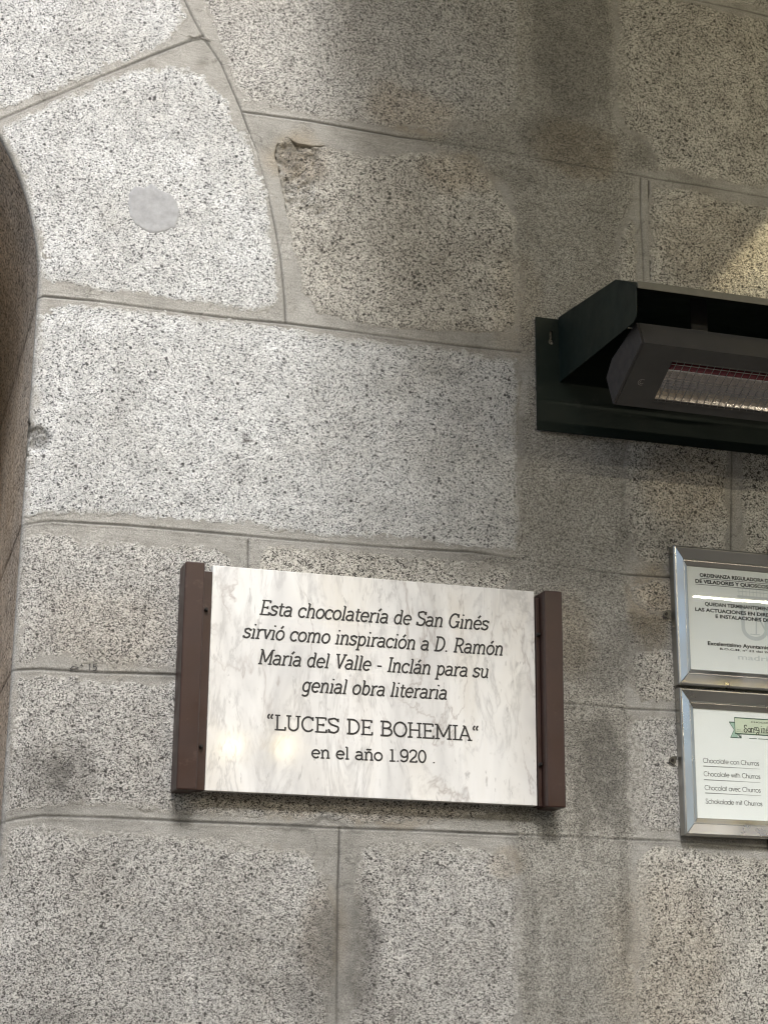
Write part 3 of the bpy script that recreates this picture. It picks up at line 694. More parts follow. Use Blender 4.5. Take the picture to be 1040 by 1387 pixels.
    g['2'] = (.54, [P(bez((.09, .72), (.09, 1.03), (.45, 1.05), (.45, .72), 14)+bez((.45, .52), (.22, .34), (.09, B), (.09, B), 10)[1:]), s(.06, .46, B), p((.46, .01), (.46, .17))])
    g['0'] = (.54, [P(arc(.27, .50, .19, .46, 0, 360, 32))])
    q = lambda x: [('p', [(x, .70), (x, .80)]), P([(x-.03, .76)]+bez((x-.03, .76), (x-.04, .90), (x, .97), (x+.05, 1.0), 6))]
    g['“'] = (.40, q(.13)+q(.27))
    g['-'] = (.40, [s(.07, .33, .36)]); g['.'] = (.26, [('p', [(.13, 0), (.13, .10)])]); g[' '] = (.34, [])
    return g
SLAB = slab()
def geo():                                  # light round grotesque for the menu
    g = {}; P = lambda *L: ('p', [q for l in L for q in l]); l = lambda *q: ('p', list(q))
    xh = .66; rr = .29
    O = lambda c=.34: ('p', arc(c, .33, rr, .31, 0, 360, 26))
    g['o'] = (.68, [O()]); g['c'] = (.62, [('p', arc(.34, .33, rr, .31, 45, 315, 22))])
    g['a'] = (.70, [O(), l((.63, xh), (.63, 0))]); g['d'] = (.70, [O(), l((.63, 1), (.63, 0))])
    g['e'] = (.66, [('p', arc(.34, .33, rr, .31, 0, 318, 24)), l((.05, .34), (.63, .34))])
    g['h'] = (.58, [l((.09, 1), (.09, 0)), ('p', arc(.29, .42, .2, .22, 180, 0, 14)+[(.49, 0)])])
    g['n'] = (.58, [l((.09, xh), (.09, 0)), ('p', arc(.29, .42, .2, .22, 180, 0, 14)+[(.49, 0)])])
    g['m'] = (.90, [l((.09, xh), (.09, 0)), ('p', arc(.26, .44, .17, .20, 180, 0, 12)+[(.43, 0)]), ('p', arc(.60, .44, .17, .20, 180, 0, 12)+[(.77, 0)])])
    g['u'] = (.58, [('p', [(.09, xh)]+arc(.29, .22, .2, .2, 180, 360, 14)+[(.49, xh)]), l((.49, .3), (.49, 0))])
    g['l'] = (.22, [l((.11, 1), (.11, 0))]); g['i'] = (.22, [l((.11, xh), (.11, 0)), l((.11, .84), (.11, .94))])
    g['t'] = (.32, [l((.15, .95), (.15, 0)), l((.02, xh), (.29, xh))]); g['r'] = (.36, [l((.09, xh), (.09, 0)), ('p', arc(.28, .42, .19, .22, 180, 75, 8))])
    g['s'] = (.46, [('p', bez((.38, .52), (.34, .68), (.08, .70), (.08, .50), 8)+bez((.08, .36), (.39, .36), (.39, .18), (.39, .18), 8)[1:]+bez((.39, -.02), (.10, -.02), (.06, .16), (.06, .16), 8)[1:])])
    g['v'] = (.54, [l((.04, xh), (.27, 0)), l((.50, xh), (.27, 0))]); g['w'] = (.82, [l((.03, xh), (.22, 0)), l((.22, 0), (.41, xh)), l((.41, xh), (.60, 0)), l((.60, 0), (.79, xh))])
    g['k'] = (.52, [l((.09, 1), (.09, 0)), l((.44, xh), (.09, .28)), l((.22, .38), (.48, 0))])
    g['C'] = (.86, [('p', arc(.47, .49, .42, .48, 42, 318, 28))])
    g['S'] = (.58, [('p', bez((.48, .80), (.44, 1.02), (.08, 1.02), (.09, .74), 10)+bez((.09, .50), (.50, .56), (.50, .26), (.50, .26), 10)[1:]+bez((.50, -.06), (.08, -.06), (.06, .22), (.06, .22), 10)[1:])])
    g[' '] = (.34, []); return g
GEO = geo()
def letters(mb, text, font, x0, z0, x1, z1, cap, wd, y, slant=0, track=0, serif=.8):
    """lay one line out so that it runs from (x0, z0) to (x1, z1) on the plane y"""
    adv = []; x = 0
    for ch in text: adv.append(x); x += font[ch][0]+track
    total = x-track-.05; kx = math.hypot(x1-x0, z1-z0)/total; an = math.atan2(z1-z0, x1-x0); k = 0
    for a, ch in zip(adv, text):
        for kind, L in font[ch][1]:
            Q = []
            for (u, v) in L:
                X = (a+u)*kx+v*cap*math.tan(slant); Z = v*cap
                Q.append((x0+X*math.cos(an)-Z*math.sin(an), z0+X*math.sin(an)+Z*math.cos(an)))
            closed = len(Q) > 8 and math.hypot(Q[0][0]-Q[-1][0], Q[0][1]-Q[-1][1]) < 1e-6
            if closed: Q = Q[:-1]
            mb.ribbon(Q, wd*(serif if kind == 's' else 1), y-(k % 9)*.00002, closed); k += 1
def type_mesh(text, height, bold=0.0, wide=1.0, space=1.0):
    cu = bpy.data.curves.new('type', 'FONT'); cu.body = text; cu.size = 1; cu.offset = bold; cu.space_character = space; cu.resolution_u = 4
    o = bpy.data.objects.new('type', cu); COL.objects.link(o)
    bpy.context.view_layer.update()
    me = bpy.data.meshes.new_from_object(o.evaluated_get(bpy.context.evaluated_depsgraph_get()))
    bpy.data.objects.remove(o); bpy.data.curves.remove(cu)
    V = [(v.co.x*wide, v.co.y) for v in me.vertices]; Fs = [tuple(p.vertices) for p in me.polygons]; bpy.data.meshes.remove(me)
    cap = .70
    return [(x*height/cap, z*height/cap) for x, z in V], Fs
def typeset(mb, text, x0, z0, x1, cap, y, bold=.012, slope=0):
    V, Fs = type_mesh(text, cap, bold); a = min(v[0] for v in V); b = max(v[0] for v in V); k = (x1-x0)/(b-a)
    mb.add([(x0+(x-a)*k, y, z0+z+((x-a)*k)*slope) for x, z in V], Fs)

# ------------------------------------------------------------------ the marble plaque between two brown posts
YP = -.030
pc = [at(289, 764.5, YP), at(723.3, 802, YP), at(727.2, 1091, YP), at(277.2, 1071, YP)]      # tl tr br bl
PX0, PX1 = (pc[0][0]+pc[3][0])/2, (pc[1][0]+pc[2][0])/2
PZ1, PZ0 = (pc[0][1]+pc[1][1])/2, (pc[2][1]+pc[3][1])/2
pl = thing('marble_plaque', 'white veined marble plaque with black inscription, held between two brown metal posts', 'plaque', ((PX0+PX1)/2, -.01, PZ0))
mb = MB(); mb.box(PX0, PX1, YP, -.010, PZ0, PZ1); mb.build('marble_slab', MARBLE, pl, bevel=.0012)
YL = YP-.0004
for text, a, b, slant, cap, wd in [
    ('Esta chocolatería de San Ginés', (350.5, 832.7), (660, 854), .19, 20.8, 2.15),
    ('sirvió como inspiración a D. Ramón', (328, 864), (680, 888.2), .19, 20.8, 2.15),
    ('María del Valle - Inclán para su', (348.5, 899.4), (660.5, 918.7), .19, 20.8, 2.15),
    ('genial obra literaria', (407.5, 937), (604, 947.8), .19, 20.8, 2.15),
    ('“LUCES DE BOHEMIA“', (359.5, 988.2), (648.5, 1004.2), 0, 21.2, 2.15),
    ('en el año 1.920 .', (421, 1026.6), (589.5, 1034), 0, 17.6, 2.0)]:
    p0, p1 = at(*a, YL), at(*b, YL); mm = (at(a[0], a[1]-10, YL)[1]-at(a[0], a[1]+10, YL)[1])/20
    q = MB(); letters(q, text, SLAB, *p0, *p1, cap*mm, wd*mm*1.2, YL, slant, -.045); q.build('inscription_line', INK, pl)

def post(side):
    YF = -.062
    if side < 0:
        x0 = (at(252, 759, YF)[0]+at(239, 1068, YF)[0])/2; x1 = (at(279, 761, YF)[0]+at(266, 1070, YF)[0])/2
        zt = at(252, 759.5, YF)[1]; zb = at(239, 1069, YF)[1]; fx0, fx1 = x1, PX0-.001
    else:
        x0 = (at(736.8, 800, YF)[0]+at(742, 1091, YF)[0])/2; x1 = (at(760.8, 801, YF)[0]+at(767, 1091, YF)[0])/2
        zt = at(737, 799, YF)[1]; zb = at(742, 1093, YF)[1]; fx0, fx1 = PX1+.001, x0
    t = thing('plaque_post', ('brown metal post along the left edge of the marble plaque' if side < 0 else 'brown metal post along the right edge of the marble plaque'), 'post', ((x0+x1)/2, 0, zb), 'brown posts beside the marble plaque')
    mb = MB(); mb.box(x0, x1, YF, -.0015, zb, zt); mb.build('tube', BROWN, t, bevel=.0028)
    mb = MB(); mb.box(fx0+.0004, fx1-.0004, -.034, -.003, zb+.004, zt-.010); mb.build('flange', BROWN, t, bevel=.001)
    for zz in ((at(281, 826, -.034)[1], at(273, 1011, -.034)[1])):
        xb = (fx0+fx1)/2 if side < 0 else fx0+.004
        b = MB(); b.tube([(xb, -.0335, zz), (xb, -.040, zz)], [.0042, .0038], 6); b.tube([(xb, -.040, zz), (xb, -.0435, zz)], .0022, 8)
        b.build('bolt', BOLT, t)
    return t
post(-1); post(1)

# ------------------------------------------------------------------ dark green bracket with hood, and the heater under it
XL = (at(722.5, 430)[0]+at(726.5, 583.5)[0])/2; XCK = at(755, 475)[0]; XR = XL+1.16
ZT, ZB = at(722.5, 430.5)[1], at(726.5, 583.5)[1]
hood = thing('heater_bracket', 'dark green steel bracket with hood above the patio heater', 'bracket', ((XL+XR)/2, 0, ZB))
def backplate():
    cu = bpy.data.curves.new('plate', 'CURVE'); cu.dimensions = '2D'; cu.fill_mode = 'BOTH'; cu.extrude = .0015
    def ring(L):
        s = cu.splines.new('POLY'); s.points.add(len(L)-1); s.use_cyclic_u = True
        for q, (x, z) in zip(s.points, L): q.co = (x, z, 0, 1)
    ring([(XL, ZB), (XR, ZB), (XR, ZT), (XL, ZT)])
    kx, kz = at(744, 463)
    hole = lambda cx: arc(cx, kz-.003, .0062, .0062, -240, 60, 12)+[(cx+.0031, kz+.0225), (cx-.0031, kz+.0225)]
    ring(hole(kx)); ring(hole(XR-(kx-XL)))
    o = bpy.data.objects.new('p', cu); COL.objects.link(o); bpy.context.view_layer.update()
    me = bpy.data.meshes.new_from_object(o.evaluated_get(bpy.context.evaluated_depsgraph_get()))
    bpy.data.objects.remove(o)
    for v in me.vertices: v.co = (v.co.x, -.0064-v.co.z, v.co.y)
    return recalc(obj('back_plate', me, GREEN, hood))
backplate()
P_ = lambda x, y: atX(x, y, XCK)
zk = lambda y: at(756, y)[1]
prof = [(-.006, zk(431.5)), P_(832.5, 378.8), P_(846, 380.5), P_(851, 382.3), P_(861, 388), P_(861.2, 424), P_(860.2, 430), P_(857, 437), (-.006, zk(519))]
for xa in (XCK, XR-(XCK-XL)-.002):
    mb = MB(); mb.extrude_x(prof, xa, xa+.002); recalc(mb.build('side_panel', GREEN, hood, bevel=.0006))
# hood sheet follows the top of the side panels and turns down in a lip at the front
top = prof[:5]; th = .002
X0h, X1h = XCK+.0022, XR-(XCK-XL)-.0022
sheet = [(y, z+.0006) for y, z in top]
lower = [(y+.0008, z-th) for y, z in top[::-1]]
mb = MB(); mb.extrude_x(sheet+lower, X0h, X1h); recalc(mb.build('hood_sheet', GREEN, hood))
ly, lz = prof[4]
mb = MB(); mb.box(X0h, X1h, ly-.0032, ly-.0008, lz-.004, lz+.011); mb.build('front_lip', paint('lit_green_enamel', (.10, .095, .075), .45, .5, var=.2, nscale=20, dirt=(.05, .05, .04)), hood, bevel=.0008)  # paler than the hood: light catching this edge is put into its colour

XH0 = at(769, 520)[0]; XH1 = XR-(XH0-XL)
A_ = atX(864.4, 437, XH0); B_ = atX(872, 464, XH0); C_ = atX(833, 548, XH0); D_ = atX(824, 512, XH0)
E_ = (D_[0]-.03, D_[1]+.03)
ht = thing('patio_heater', 'dark grey infrared patio heater with wire mesh over a shiny reflector', 'heater', ((XH0+XH1)/2, (A_[0]+C_[0])/2, C_[1]))
Bv, Cv = np.array([XH0, *B_]), np.array([XH0, *C_])
ev = (Cv-Bv); Lb = np.linalg.norm(ev); ev = ev/Lb; nv = np.cross([1, 0, 0], ev); nv = nv if nv[1] < 0 else -nv
def loc_face(px_, py_):
    p = atP(px_, py_, Bv, nv); return p[0], float((p-Bv)@ev)
o1, o2 = loc_face(911, 489.5), loc_face(884.5, 541)
OX0 = (o1[0]+o2[0])/2; OX1 = XH1-(OX0-XH0); T0, T1 = o1[1], o2[1]
F3 = lambda x, t, d=0: tuple(np.array([x, Bv[1], Bv[2]])+ev*t+nv*d)          # face-local -> world
mb = MB()                                                                  # body: face with an opening, back shell
n0 = [F3(XH0, 0), F3(XH1, 0), F3(XH1, Lb), F3(XH0, Lb), F3(OX0, T0), F3(OX1, T0), F3(OX1, T1), F3(OX0, T1)]
mb.add(n0, [(0, 1, 5, 4), (1, 2, 6, 5), (2, 3, 7, 6), (3, 0, 4, 7)])
inn = [F3(OX0, T0), F3(OX1, T0), F3(OX1, T1), F3(OX0, T1), F3(OX0, T0, -.004), F3(OX1, T0, -.004), F3(OX1, T1, -.004), F3(OX0, T1, -.004)]
mb.add(inn, [(0, 1, 5, 4), (1, 2, 6, 5), (2, 3, 7, 6), (3, 0, 4, 7)])
sh = [B_, A_, E_, D_, C_]; n = len(sh)
vs = [(XH0, *q) for q in sh]+[(XH1, *q) for q in sh]
mb.add(vs, [(k, k+1, n+k+1, n+k) for k in range(n-1)])
mb.build('body', GRAPH, ht)
for xa, xb in ((XH0-.006, XH0-.0002), (XH1+.0002, XH1+.006)):
    c = np.mean(np.array(sh), 0); big = [tuple(c+(np.array(q)-c)*1.0) for q in sh]
    mb = MB(); mb.extrude_x(big, xa, xb); recalc(mb.build('end_cap', paint('black_end_cap', (.022, .020, .021), .5, var=.15, dirt=(.05, .04, .035)), ht, bevel=.0012))
# curved mirror trough, quartz tube, grille
mb = MB(); nn = 20; rows = []
for k in range(nn+1):
    q = k/nn; t = T0+(T1-T0)*q; d = -.004-.030*math.sin(math.pi*q)**.8
    rows.append((t, d))
vs = [F3(OX0+.001, t, d) for t, d in rows]+[F3(OX1-.001, t, d) for t, d in rows]
mb.add(vs, [(k, k+1, nn+2+k, nn+1+k) for k in range(nn)])
mb.add([F3(OX0+.0012, t, d) for t, d in rows], [tuple(range(nn+1))]); mb.add([F3(OX1-.0012, t, d) for t, d in rows], [tuple(range(nn+1))])
mb.build('reflector', MIRROR, ht, smooth=False)
tm = T0+(T1-T0)*.20
mb = MB(); mb.tube([F3(OX0+.004, tm, -.012), F3(OX1-.004, tm, -.012)], .0075, 16); mb.build('heating_tube', RUBY, ht, smooth=True)
mb = MB(); x = OX0+.010; k = 0
while x < OX1-.004:
    mb.tube([F3(x, T0-.002, .0008), F3(x-.002, T1+.002, .0008)], .0008, 5); x += .0165
for t in (T0+.006, T0+(T1-T0)*.42, T0+(T1-T0)*.62, T1-.004):
    mb.tube([F3(OX0, t, .0018), F3(OX1, t, .0018)], .0008, 5)
mb.build('wire_grille', WIRE, ht)
mb = MB()
for a, b in (((OX0-.002, T0-.003), (OX1+.002, T0)), ((OX0-.002, T1), (OX1+.002, T1+.003))):
    vs = [F3(a[0], a[1], .0004), F3(b[0], a[1], .0004), F3(b[0], b[1], .0022), F3(a[0], b[1], .0022)]
    mb.add(vs, [(0, 1, 2, 3)])
mb.build('opening_rim', GRAPH, ht)
lx, lt = loc_face(868.5, 517.5); mk = MB()
def ringmark(rad, a0, a1, wd, d):
    V = []
    for k in range(19):
        a = R(a0+(a1-a0)*k/18)
        for rr in (rad-wd/2, rad+wd/2): V.append(F3(lx+rr*math.cos(a), lt+rr*math.sin(a), d))
    mk.add(V, [(2*k, 2*k+1, 2*k+3, 2*k+2) for k in range(18)])
ringmark(.0075, 60, 300, .0013, .0006); ringmark(.004, 20, 250, .0013, .0006)
mk.build('emblem', paint('grey_emblem', (.20, .19, .18), .5), ht)
for q in (.16, .84):
    xm = XH0+(XH1-XH0)*q; ya, za = (A_[0]+E_[0])/2, (A_[1]+E_[1])/2
    mb = MB(); mb.box(xm-.018, xm+.018, ya-.002, ya+.002, za, zk(462)); mb.box(xm-.018, xm+.018, ya-.03, ya+.03, za+.012, za+.015)
    mb.tube([(xm, ya-.02, za+.02), (xm, ya-.02, za+.012)], .006, 8)
    mb.tube([(xm-.03, ya-.012, za+.030), (xm+.03, ya-.012, za+.030)], .004, 8)
    mb.build('mounting_bracket', BLACKP, ht)
mb = MB(); mb.tube([(XH0+(XH1-XH0)*.2+.02, -.17, E_[1]+.015), (XH0+(XH1-XH0)*.3, -.20, E_[1]+.02), (XH0+(XH1-XH0)*.45, -.16, E_[1]+.03), (XH0+(XH1-XH0)*.5, -.01, E_[1]+.02)], .004, 8)
mb.build('cable', BLACKP, ht, smooth=True)

# ------------------------------------------------------------------ two framed notices
def notice(label, tl, bl, width, name='framed_notice', group='steel framed notices at the right', tilt=0):
    x0, zt = at(*tl); _, zb = at(*bl); x1 = x0+width
    t = thing(name, label, 'framed notice', ((x0+x1)/2, 0, zb), group)
    # bar profile: (inset, height from the wall)
    pr = [(0, .002), (0, .021), (.0018, .0245), (.0045, .0255), (.0255, .0165), (.0272, .0130), (.0290, .0130), (.0385, .0070), (.0385, .002)]
    cor = [(x0, zb), (x1, zb), (x1, zt), (x0, zt)]; inw = [(1, 1), (-1, 1), (-1, -1), (1, -1)]
    for k in range(4):
        a, b = k, (k+1) % 4; e = .00025
        dx, dz = np.sign(cor[b][0]-cor[a][0]), np.sign(cor[b][1]-cor[a][1])
        vs = [(cor[a][0]+inw[a][0]*u+dx*e, -h, cor[a][1]+inw[a][1]*u+dz*e) for u, h in pr]+[(cor[b][0]+inw[b][0]*u-dx*e, -h, cor[b][1]+inw[b][1]*u-dz*e) for u, h in pr]
        n = len(pr); mb = MB(); mb.add(vs, [(i, (i+1) % n, n+(i+1) % n, n+i) for i in range(n)]+[tuple(range(n)), tuple(range(n, 2*n))])
        recalc(mb.build('frame_bar', STEEL, t, bevel=.0007))
    i = .0365
    mb = MB(); mb.box(x0+i, x1-i, -.0050, -.003, zb+i, zt-i); mb.build('paper_sheet', PAPER, t)
    mb = MB(); mb.box(x0+i+.0003, x1-i-.0003, -.0092, -.0078, zb+i+.0003, zt-i-.0003); mb.build('clear_pane', PANE, t)
    return t, x0+i, x1-i, zb+i, zt-i
NW = .386
N1, n1x0, n1x1, n1z0, n1z1 = notice('upper of two steel framed notices, bold black capitals over a pale emblem', (904.5, 741.5), (919, 930.5), NW)
N2, n2x0, n2x1, n2z0, n2z1 = notice('lower of two steel framed notices, grey menu lines under a green ribbon banner', (912.5, 933.5), (921.5, 1133), NW)
YT = -.0053
def put(parent, name, m, fn):
    q = MB(); fn(q); return q.build(name, m, parent)
def ln(q, text, a, cap_px, cx, bold, mirror=True, x1=None):
    x0, z0 = at(a[0], a[1], YT); mm = .00142; 
    typeset(q, text, x0, z0, x1 if x1 else 2*cx-x0, cap_px*mm, YT, bold)
cx1 = (n1x0+n1x1)/2
put(N1, 'heading_text', BPRINT, lambda q: (ln(q, 'ORDENANZA REGULADORA DE LAS TERRAZAS', (947, 781), 5.4, cx1, .035), ln(q, 'DE VELADORES Y QUIOSCOS DE HOSTELERIA', (941.2, 789), 5.4, cx1, .035)))
def rule(q, a, b):
    p0, p1 = at(*a, YT), at(*b, YT); q.ribbon([p0, (2*cx1-p0[0], p0[1])], .0010, YT)
put(N1, 'heading_rule', BPRINT, lambda q: (rule(q, (947, 783), (1040, 790)), rule(q, (941.2, 791), (1040, 798))))
put(N1, 'notice_text', BPRINT, lambda q: (ln(q, 'QUEDAN TERMINANTEMENTE PROHIBIDAS', (954, 820), 5.2, cx1, .035), ln(q, 'LAS ACTUACIONES EN DIRECTO DE MUSICA', (941, 827.3), 5.2, cx1, .035), ln(q, 'E INSTALACIONES DE SONIDO', (968.5, 836.8), 5.2, cx1, .035)))
put(N1, 'signature_text', BPRINT, lambda q: (ln(q, 'Excelentisimo Ayuntamiento de Madrid', (958, 873.5), 5.6, cx1, .028), ln(q, 'B.O.C.M. nº 22 del 26 de enero', (974.5, 880), 3.0, cx1, .02)))
def emblem(q):
    y = -.00515; sc_ = .00142
    X = lambda px_: at(px_, 830, y)[0]
    Z = lambda py_: at(1003, py_, y)[1]
    cx = cx1
    for k, (zz, wdt) in enumerate(((797, .0016), (801, .0016), (808, .0052), (815, .0016), (819, .0014))):
        q.ribbon([(X(999), Z(zz)), (2*cx-X(999), Z(zz))], wdt, y-.00001*k)
    for k in range(9):
        x = X(999)+(2*cx-2*X(999))*(k+.5)/9; q.ribbon([(x, Z(796)), (x, Z(820))], .0012, y-.0001)
    xl = X(1005); xr = 2*cx-xl; rad = (xr-xl)/2
    q.ribbon([(xl, Z(822))]+[(cx+rad*math.cos(a), Z(850)+.022*math.sin(a)) for a in np.linspace(math.pi, 2*math.pi, 24)]+[(xr, Z(822))], .0085, y-.00006)
    q.ribbon([(X(1014), Z(858)), (2*cx-X(1014), Z(858))], .002, y-.00003)
    q.ribbon([(X(1022), Z(858)), (X(1024), Z(824))], .003, y-.00004); q.ribbon([(X(1038), Z(858)), (X(1027), Z(836))], .004, y-.00007); q.ribbon([(X(1027), Z(838)), (X(1038), Z(822))], .004, y-.00009)
put(N1, 'pale_emblem', WATERM, emblem)
put(N1, 'pale_word', WATERM, lambda q: typeset(q, 'madrid', at(999, 893, -.0052)[0], at(999, 893, -.0052)[1], 2*cx1-at(999, 893, -.0052)[0], .011, -.0052, .012))
# menu
cx2 = (n2x0+n2x1)/2
def menu(q):
    for text, a, b in (('Chocolate con Churros', (951.5, 1033), (1027.5, 1037.5)), ('Chocolate with Churros', (952.5, 1051), (1029, 1055.5)), ('Chocolat avec Churros', (953.8, 1069.8), (1029.5, 1074)), ('Schokolade mit Churros', (955, 1088.2), (1031.8, 1092.2))):
        p0, p1 = at(*a, YT), at(*b, YT); letters(q, text, GEO, *p0, p1[0], p0[1], 7.0*.00142, .00095, YT)
put(N2, 'menu_text', DGREY, menu)
def rules(q):
    for a, b in (((952, 1037.5), (1029, 1042.5)), ((953, 1056), (1029, 1061)), ((954.5, 1074), (1030, 1078.5))):
        p0, p1 = at(*a, YT), at(*b, YT); n = 14
        P = [(p0[0]+(p1[0]-p0[0])*k/n, p0[1]) for k in range(n+1)]
        q.ribbon(P, [.0017*(1-.75*(k/n)) for k in range(n+1)], YT)
put(N2, 'menu_rule', paint('mid_grey_print', (.20, .205, .20), .7, .2), rules)
def P2(x, y, yy): return at(x, y, yy)
yb = -.0052
def bann(q):
    a, b = P2(994, 972, yb), P2(996, 993.5, yb); q.add([(a[0], yb, b[1]), (2*cx2-a[0]+.03, yb, b[1]), (2*cx2-a[0]+.03, yb, a[1]), (a[0], yb, a[1])], [(0, 1, 2, 3)])
bx0, bz1 = P2(994, 972, yb); bz0 = P2(996, 993.5, yb)[1]; bx1 = 2*cx2-bx0+.03
put(N2, 'ribbon_banner', PGREEN, bann)
def tails(q, sx, ox):
    y = yb+.00008
    if True:
        k = .00142
        V = [(-9, -7), (4, -7), (4, -30), (-8, -30), (-1.5, -18)]
        q.add([(ox+sx*u*k, y, bz1+v*k) for u, v in V], [(0, 1, 2, 4), (4, 2, 3)])
put(N2, 'ribbon_tail', MGREEN, lambda q: tails(q, 1, bx0)); put(N2, 'ribbon_tail', MGREEN, lambda q: tails(q, -1, bx1))
def outl(q):
    k = .00142; y = yb-.00012
    q.ribbon([(bx0, bz1), (bx1, bz1)], .0022, y); q.ribbon([(bx0, bz0), (bx1, bz0)], .0024, y); q.ribbon([(bx0, bz0-.001), (bx0, bz1+.001)], .0013, y-.00003)
    q.ribbon([(bx1, bz0-.001), (bx1, bz1+.001)], .0013, y-.00003)
    q.ribbon([(bx0+.003, bz0+.004), (bx1-.003, bz0+.004)], .0006, y)
    for sx, ox in ((1, bx0), (-1, bx1)):
        W = lambda *L: [(ox+sx*u*k, bz1+v*k) for u, v in L]
        q.ribbon(W((0, -7), (-9, -7)), .0019, y); q.ribbon(W((-9, -7), (-1.5, -18), (-8, -30)), .0009, y-.00003); q.ribbon(W((-8, -29.5), (9, -29.5)), .0017, y-.00005)
        for j in range(3): q.ribbon(W((1+j*2.6, -22-j*.6), (8+j*.8, -29)), .0010, y-.00007-j*.00002)
        q.ribbon(W((9, -22), (10, -30)), .0009, y)
    q.ribbon([(bx0+.004, bz0+.008), (bx0+.014, bz0+.008)], .0008, y)
put(N2, 'ribbon_outline', DGREEN, outl)
def logo(q):
    x0, z0 = P2(1007, 991, -.0054); y = -.0055; k = .0142                   # cap height
    typeset(q, 'CHOCOLATERIA', x0+.017, bz1-.0085, bx1-.035, .0030, y, .01)
    W = lambda L, ox: [(x0+(ox+u)*k, z0+v*k) for u, v in L]
    S_ = bez((.50, .80), (.42, 1.05), (.05, 1.05), (.08, .72), 10)+bez((.12, .48), (.56, .52), (.52, .20), (.52, .20), 10)[1:]+bez((.48, -.10), (-.05, -.10), (.00, .22), (.00, .22), 10)[1:]+bez((.02, .36), (.18, .34), (.16, .20), (.16, .20), 6)[1:]
    q.ribbon(W(S_, 0), .0017, y)
    o = .62
    q.ribbon(W(arc(.22, .28, .2, .26, 0, 360, 20)[:-1], o), .0015, y-.00003, True); q.ribbon(W([(.43, .56), (.43, 0), (.5, 0)], o), .0017, y-.00005)
    o = 1.16
    q.ribbon(W([(.0, .56), (.08, .56), (.08, 0)], o), .0017, y-.00003); q.ribbon(W([(.08, .38)]+arc(.26, .36, .18, .2, 165, 0, 10)+[(.44, 0), (.5, 0)], o), .0015, y-.00005); q.ribbon(W([(0, 0), (.16, 0)], o), .0010, y)
    o = 1.66
    q.ribbon(W(arc(.2, .52, .18, .2, 0, 360, 18)[:-1], o), .0014, y-.00007, True); q.ribbon(W(arc(.56, .50, .24, .24, 200, -160, 20), o), .0014, y-.00009)
    q.ribbon(W(bez((.80, .55), (.95, -.1), (.55, -.55), (.35, -.22), 12)+bez((.35, -.22), (.35, -.05), (.6, .0), (.75, .1), 8)[1:], o), .0015, y-.00011)
    x = o+1.05
    letters(q, 'inés', SLAB, x0+x*k, z0, x0+(x+1.75)*k, z0, k, .0015, y-.00013)
put(N2, 'banner_lettering', INK, logo)
def strap(q):
    p0 = P2(1013, 1001.5, YT); typeset(q, 'Fundada en 1894 · Pasadizo', p0[0], p0[1], bx1-.015, .0024, YT, .0)
put(N2, 'small_strapline', DGREEN, lambda q: [q.ribbon([(P2(1014, 1000, YT)[0]+a, P2(1014, 1000, YT)[1]), (P2(1014, 1000, YT)[0]+a+b, P2(1014, 1000, YT)[1])], .0013, YT-.00002*i) for i, (a, b) in enumerate(((0, .018), (.021, .024), (.048, .012), (.063, .02)))])
# clips that hold the frames to the wall
def clip(parent, px_, py_):
    x, z = at(px_, py_); mb = MB()
    mb.add([(x+.014+(.013*math.cos(a) if math.cos(a) < 0 else .006)*1.0, yy, z+.0085*math.sin(a)) for yy in (-.0075, -.0050) for a in np.linspace(math.pi/2, 3*math.pi/2, 11)],
           [(k, k+1, 12+k, 11+k) for k in range(10)]+[tuple(range(11))[::-1], tuple(range(11, 22)), (10, 0, 11, 21)])
    o = mb.build('wall_clip', TABM, parent)
    recalc(o)
    b = MB(); b.tube([(x+.008, -.007, z), (x+.008, -.0095, z)], .0034, 10); b.build('screw', BOLT, o)
clip(N1, 895, 832); clip(N2, 903, 1030)
mb = MB(); x, z = at(1041, 1140); mb.box(x-.006, x+.02, -.012, -.002, z-.012, z+.010); mb.build('lower_clip', BOLT, N2, bevel=.002)

# ------------------------------------------------------------------ the passage round the wall
def struct(o): o['kind'] = 'structure'; return o
g = MB(); g.add([(-60, -60, 0), (60, -60, 0), (60, 60, 0), (-60, 60, 0)], [(0, 1, 2, 3)])
struct(g.build('paving', paint('worn_granite_paving', (.25, .22, .175), .75, .3, var=.2, nscale=2.5, dirt=(.12, .105, .085))))
# door deep in the archway
dr = thing('archway_door', 'brown varnished wooden door set deep inside the archway', 'door', (XC, .86, 0))
WOOD = paint('dark_varnished_wood', (.24, .16, .09), .5, .4, var=.3, nscale=7)
mb = MB(); prof2 = [(XC-RAD, 0), (XC+RAD, 0)]+[(XC+RAD*math.cos(a), ZS+RAD*math.sin(a)) for a in np.linspace(0, math.pi, 30)]
mb.add([(x, .86, z) for x, z in prof2], [tuple(range(len(prof2)))]); mb.build('leaf', WOOD, dr)
for sx in (-1, 1):
    for za, zb_ in ((.2, 1.0), (1.15, 2.0), (2.15, 2.9)):
        mb = MB(); xa, xb = sorted((XC+sx*.08, XC+sx*(RAD-.1))); mb.box(xa, xb,   .84, .8595, za, zb_); mb.build('panel', WOOD, dr, bevel=.008)
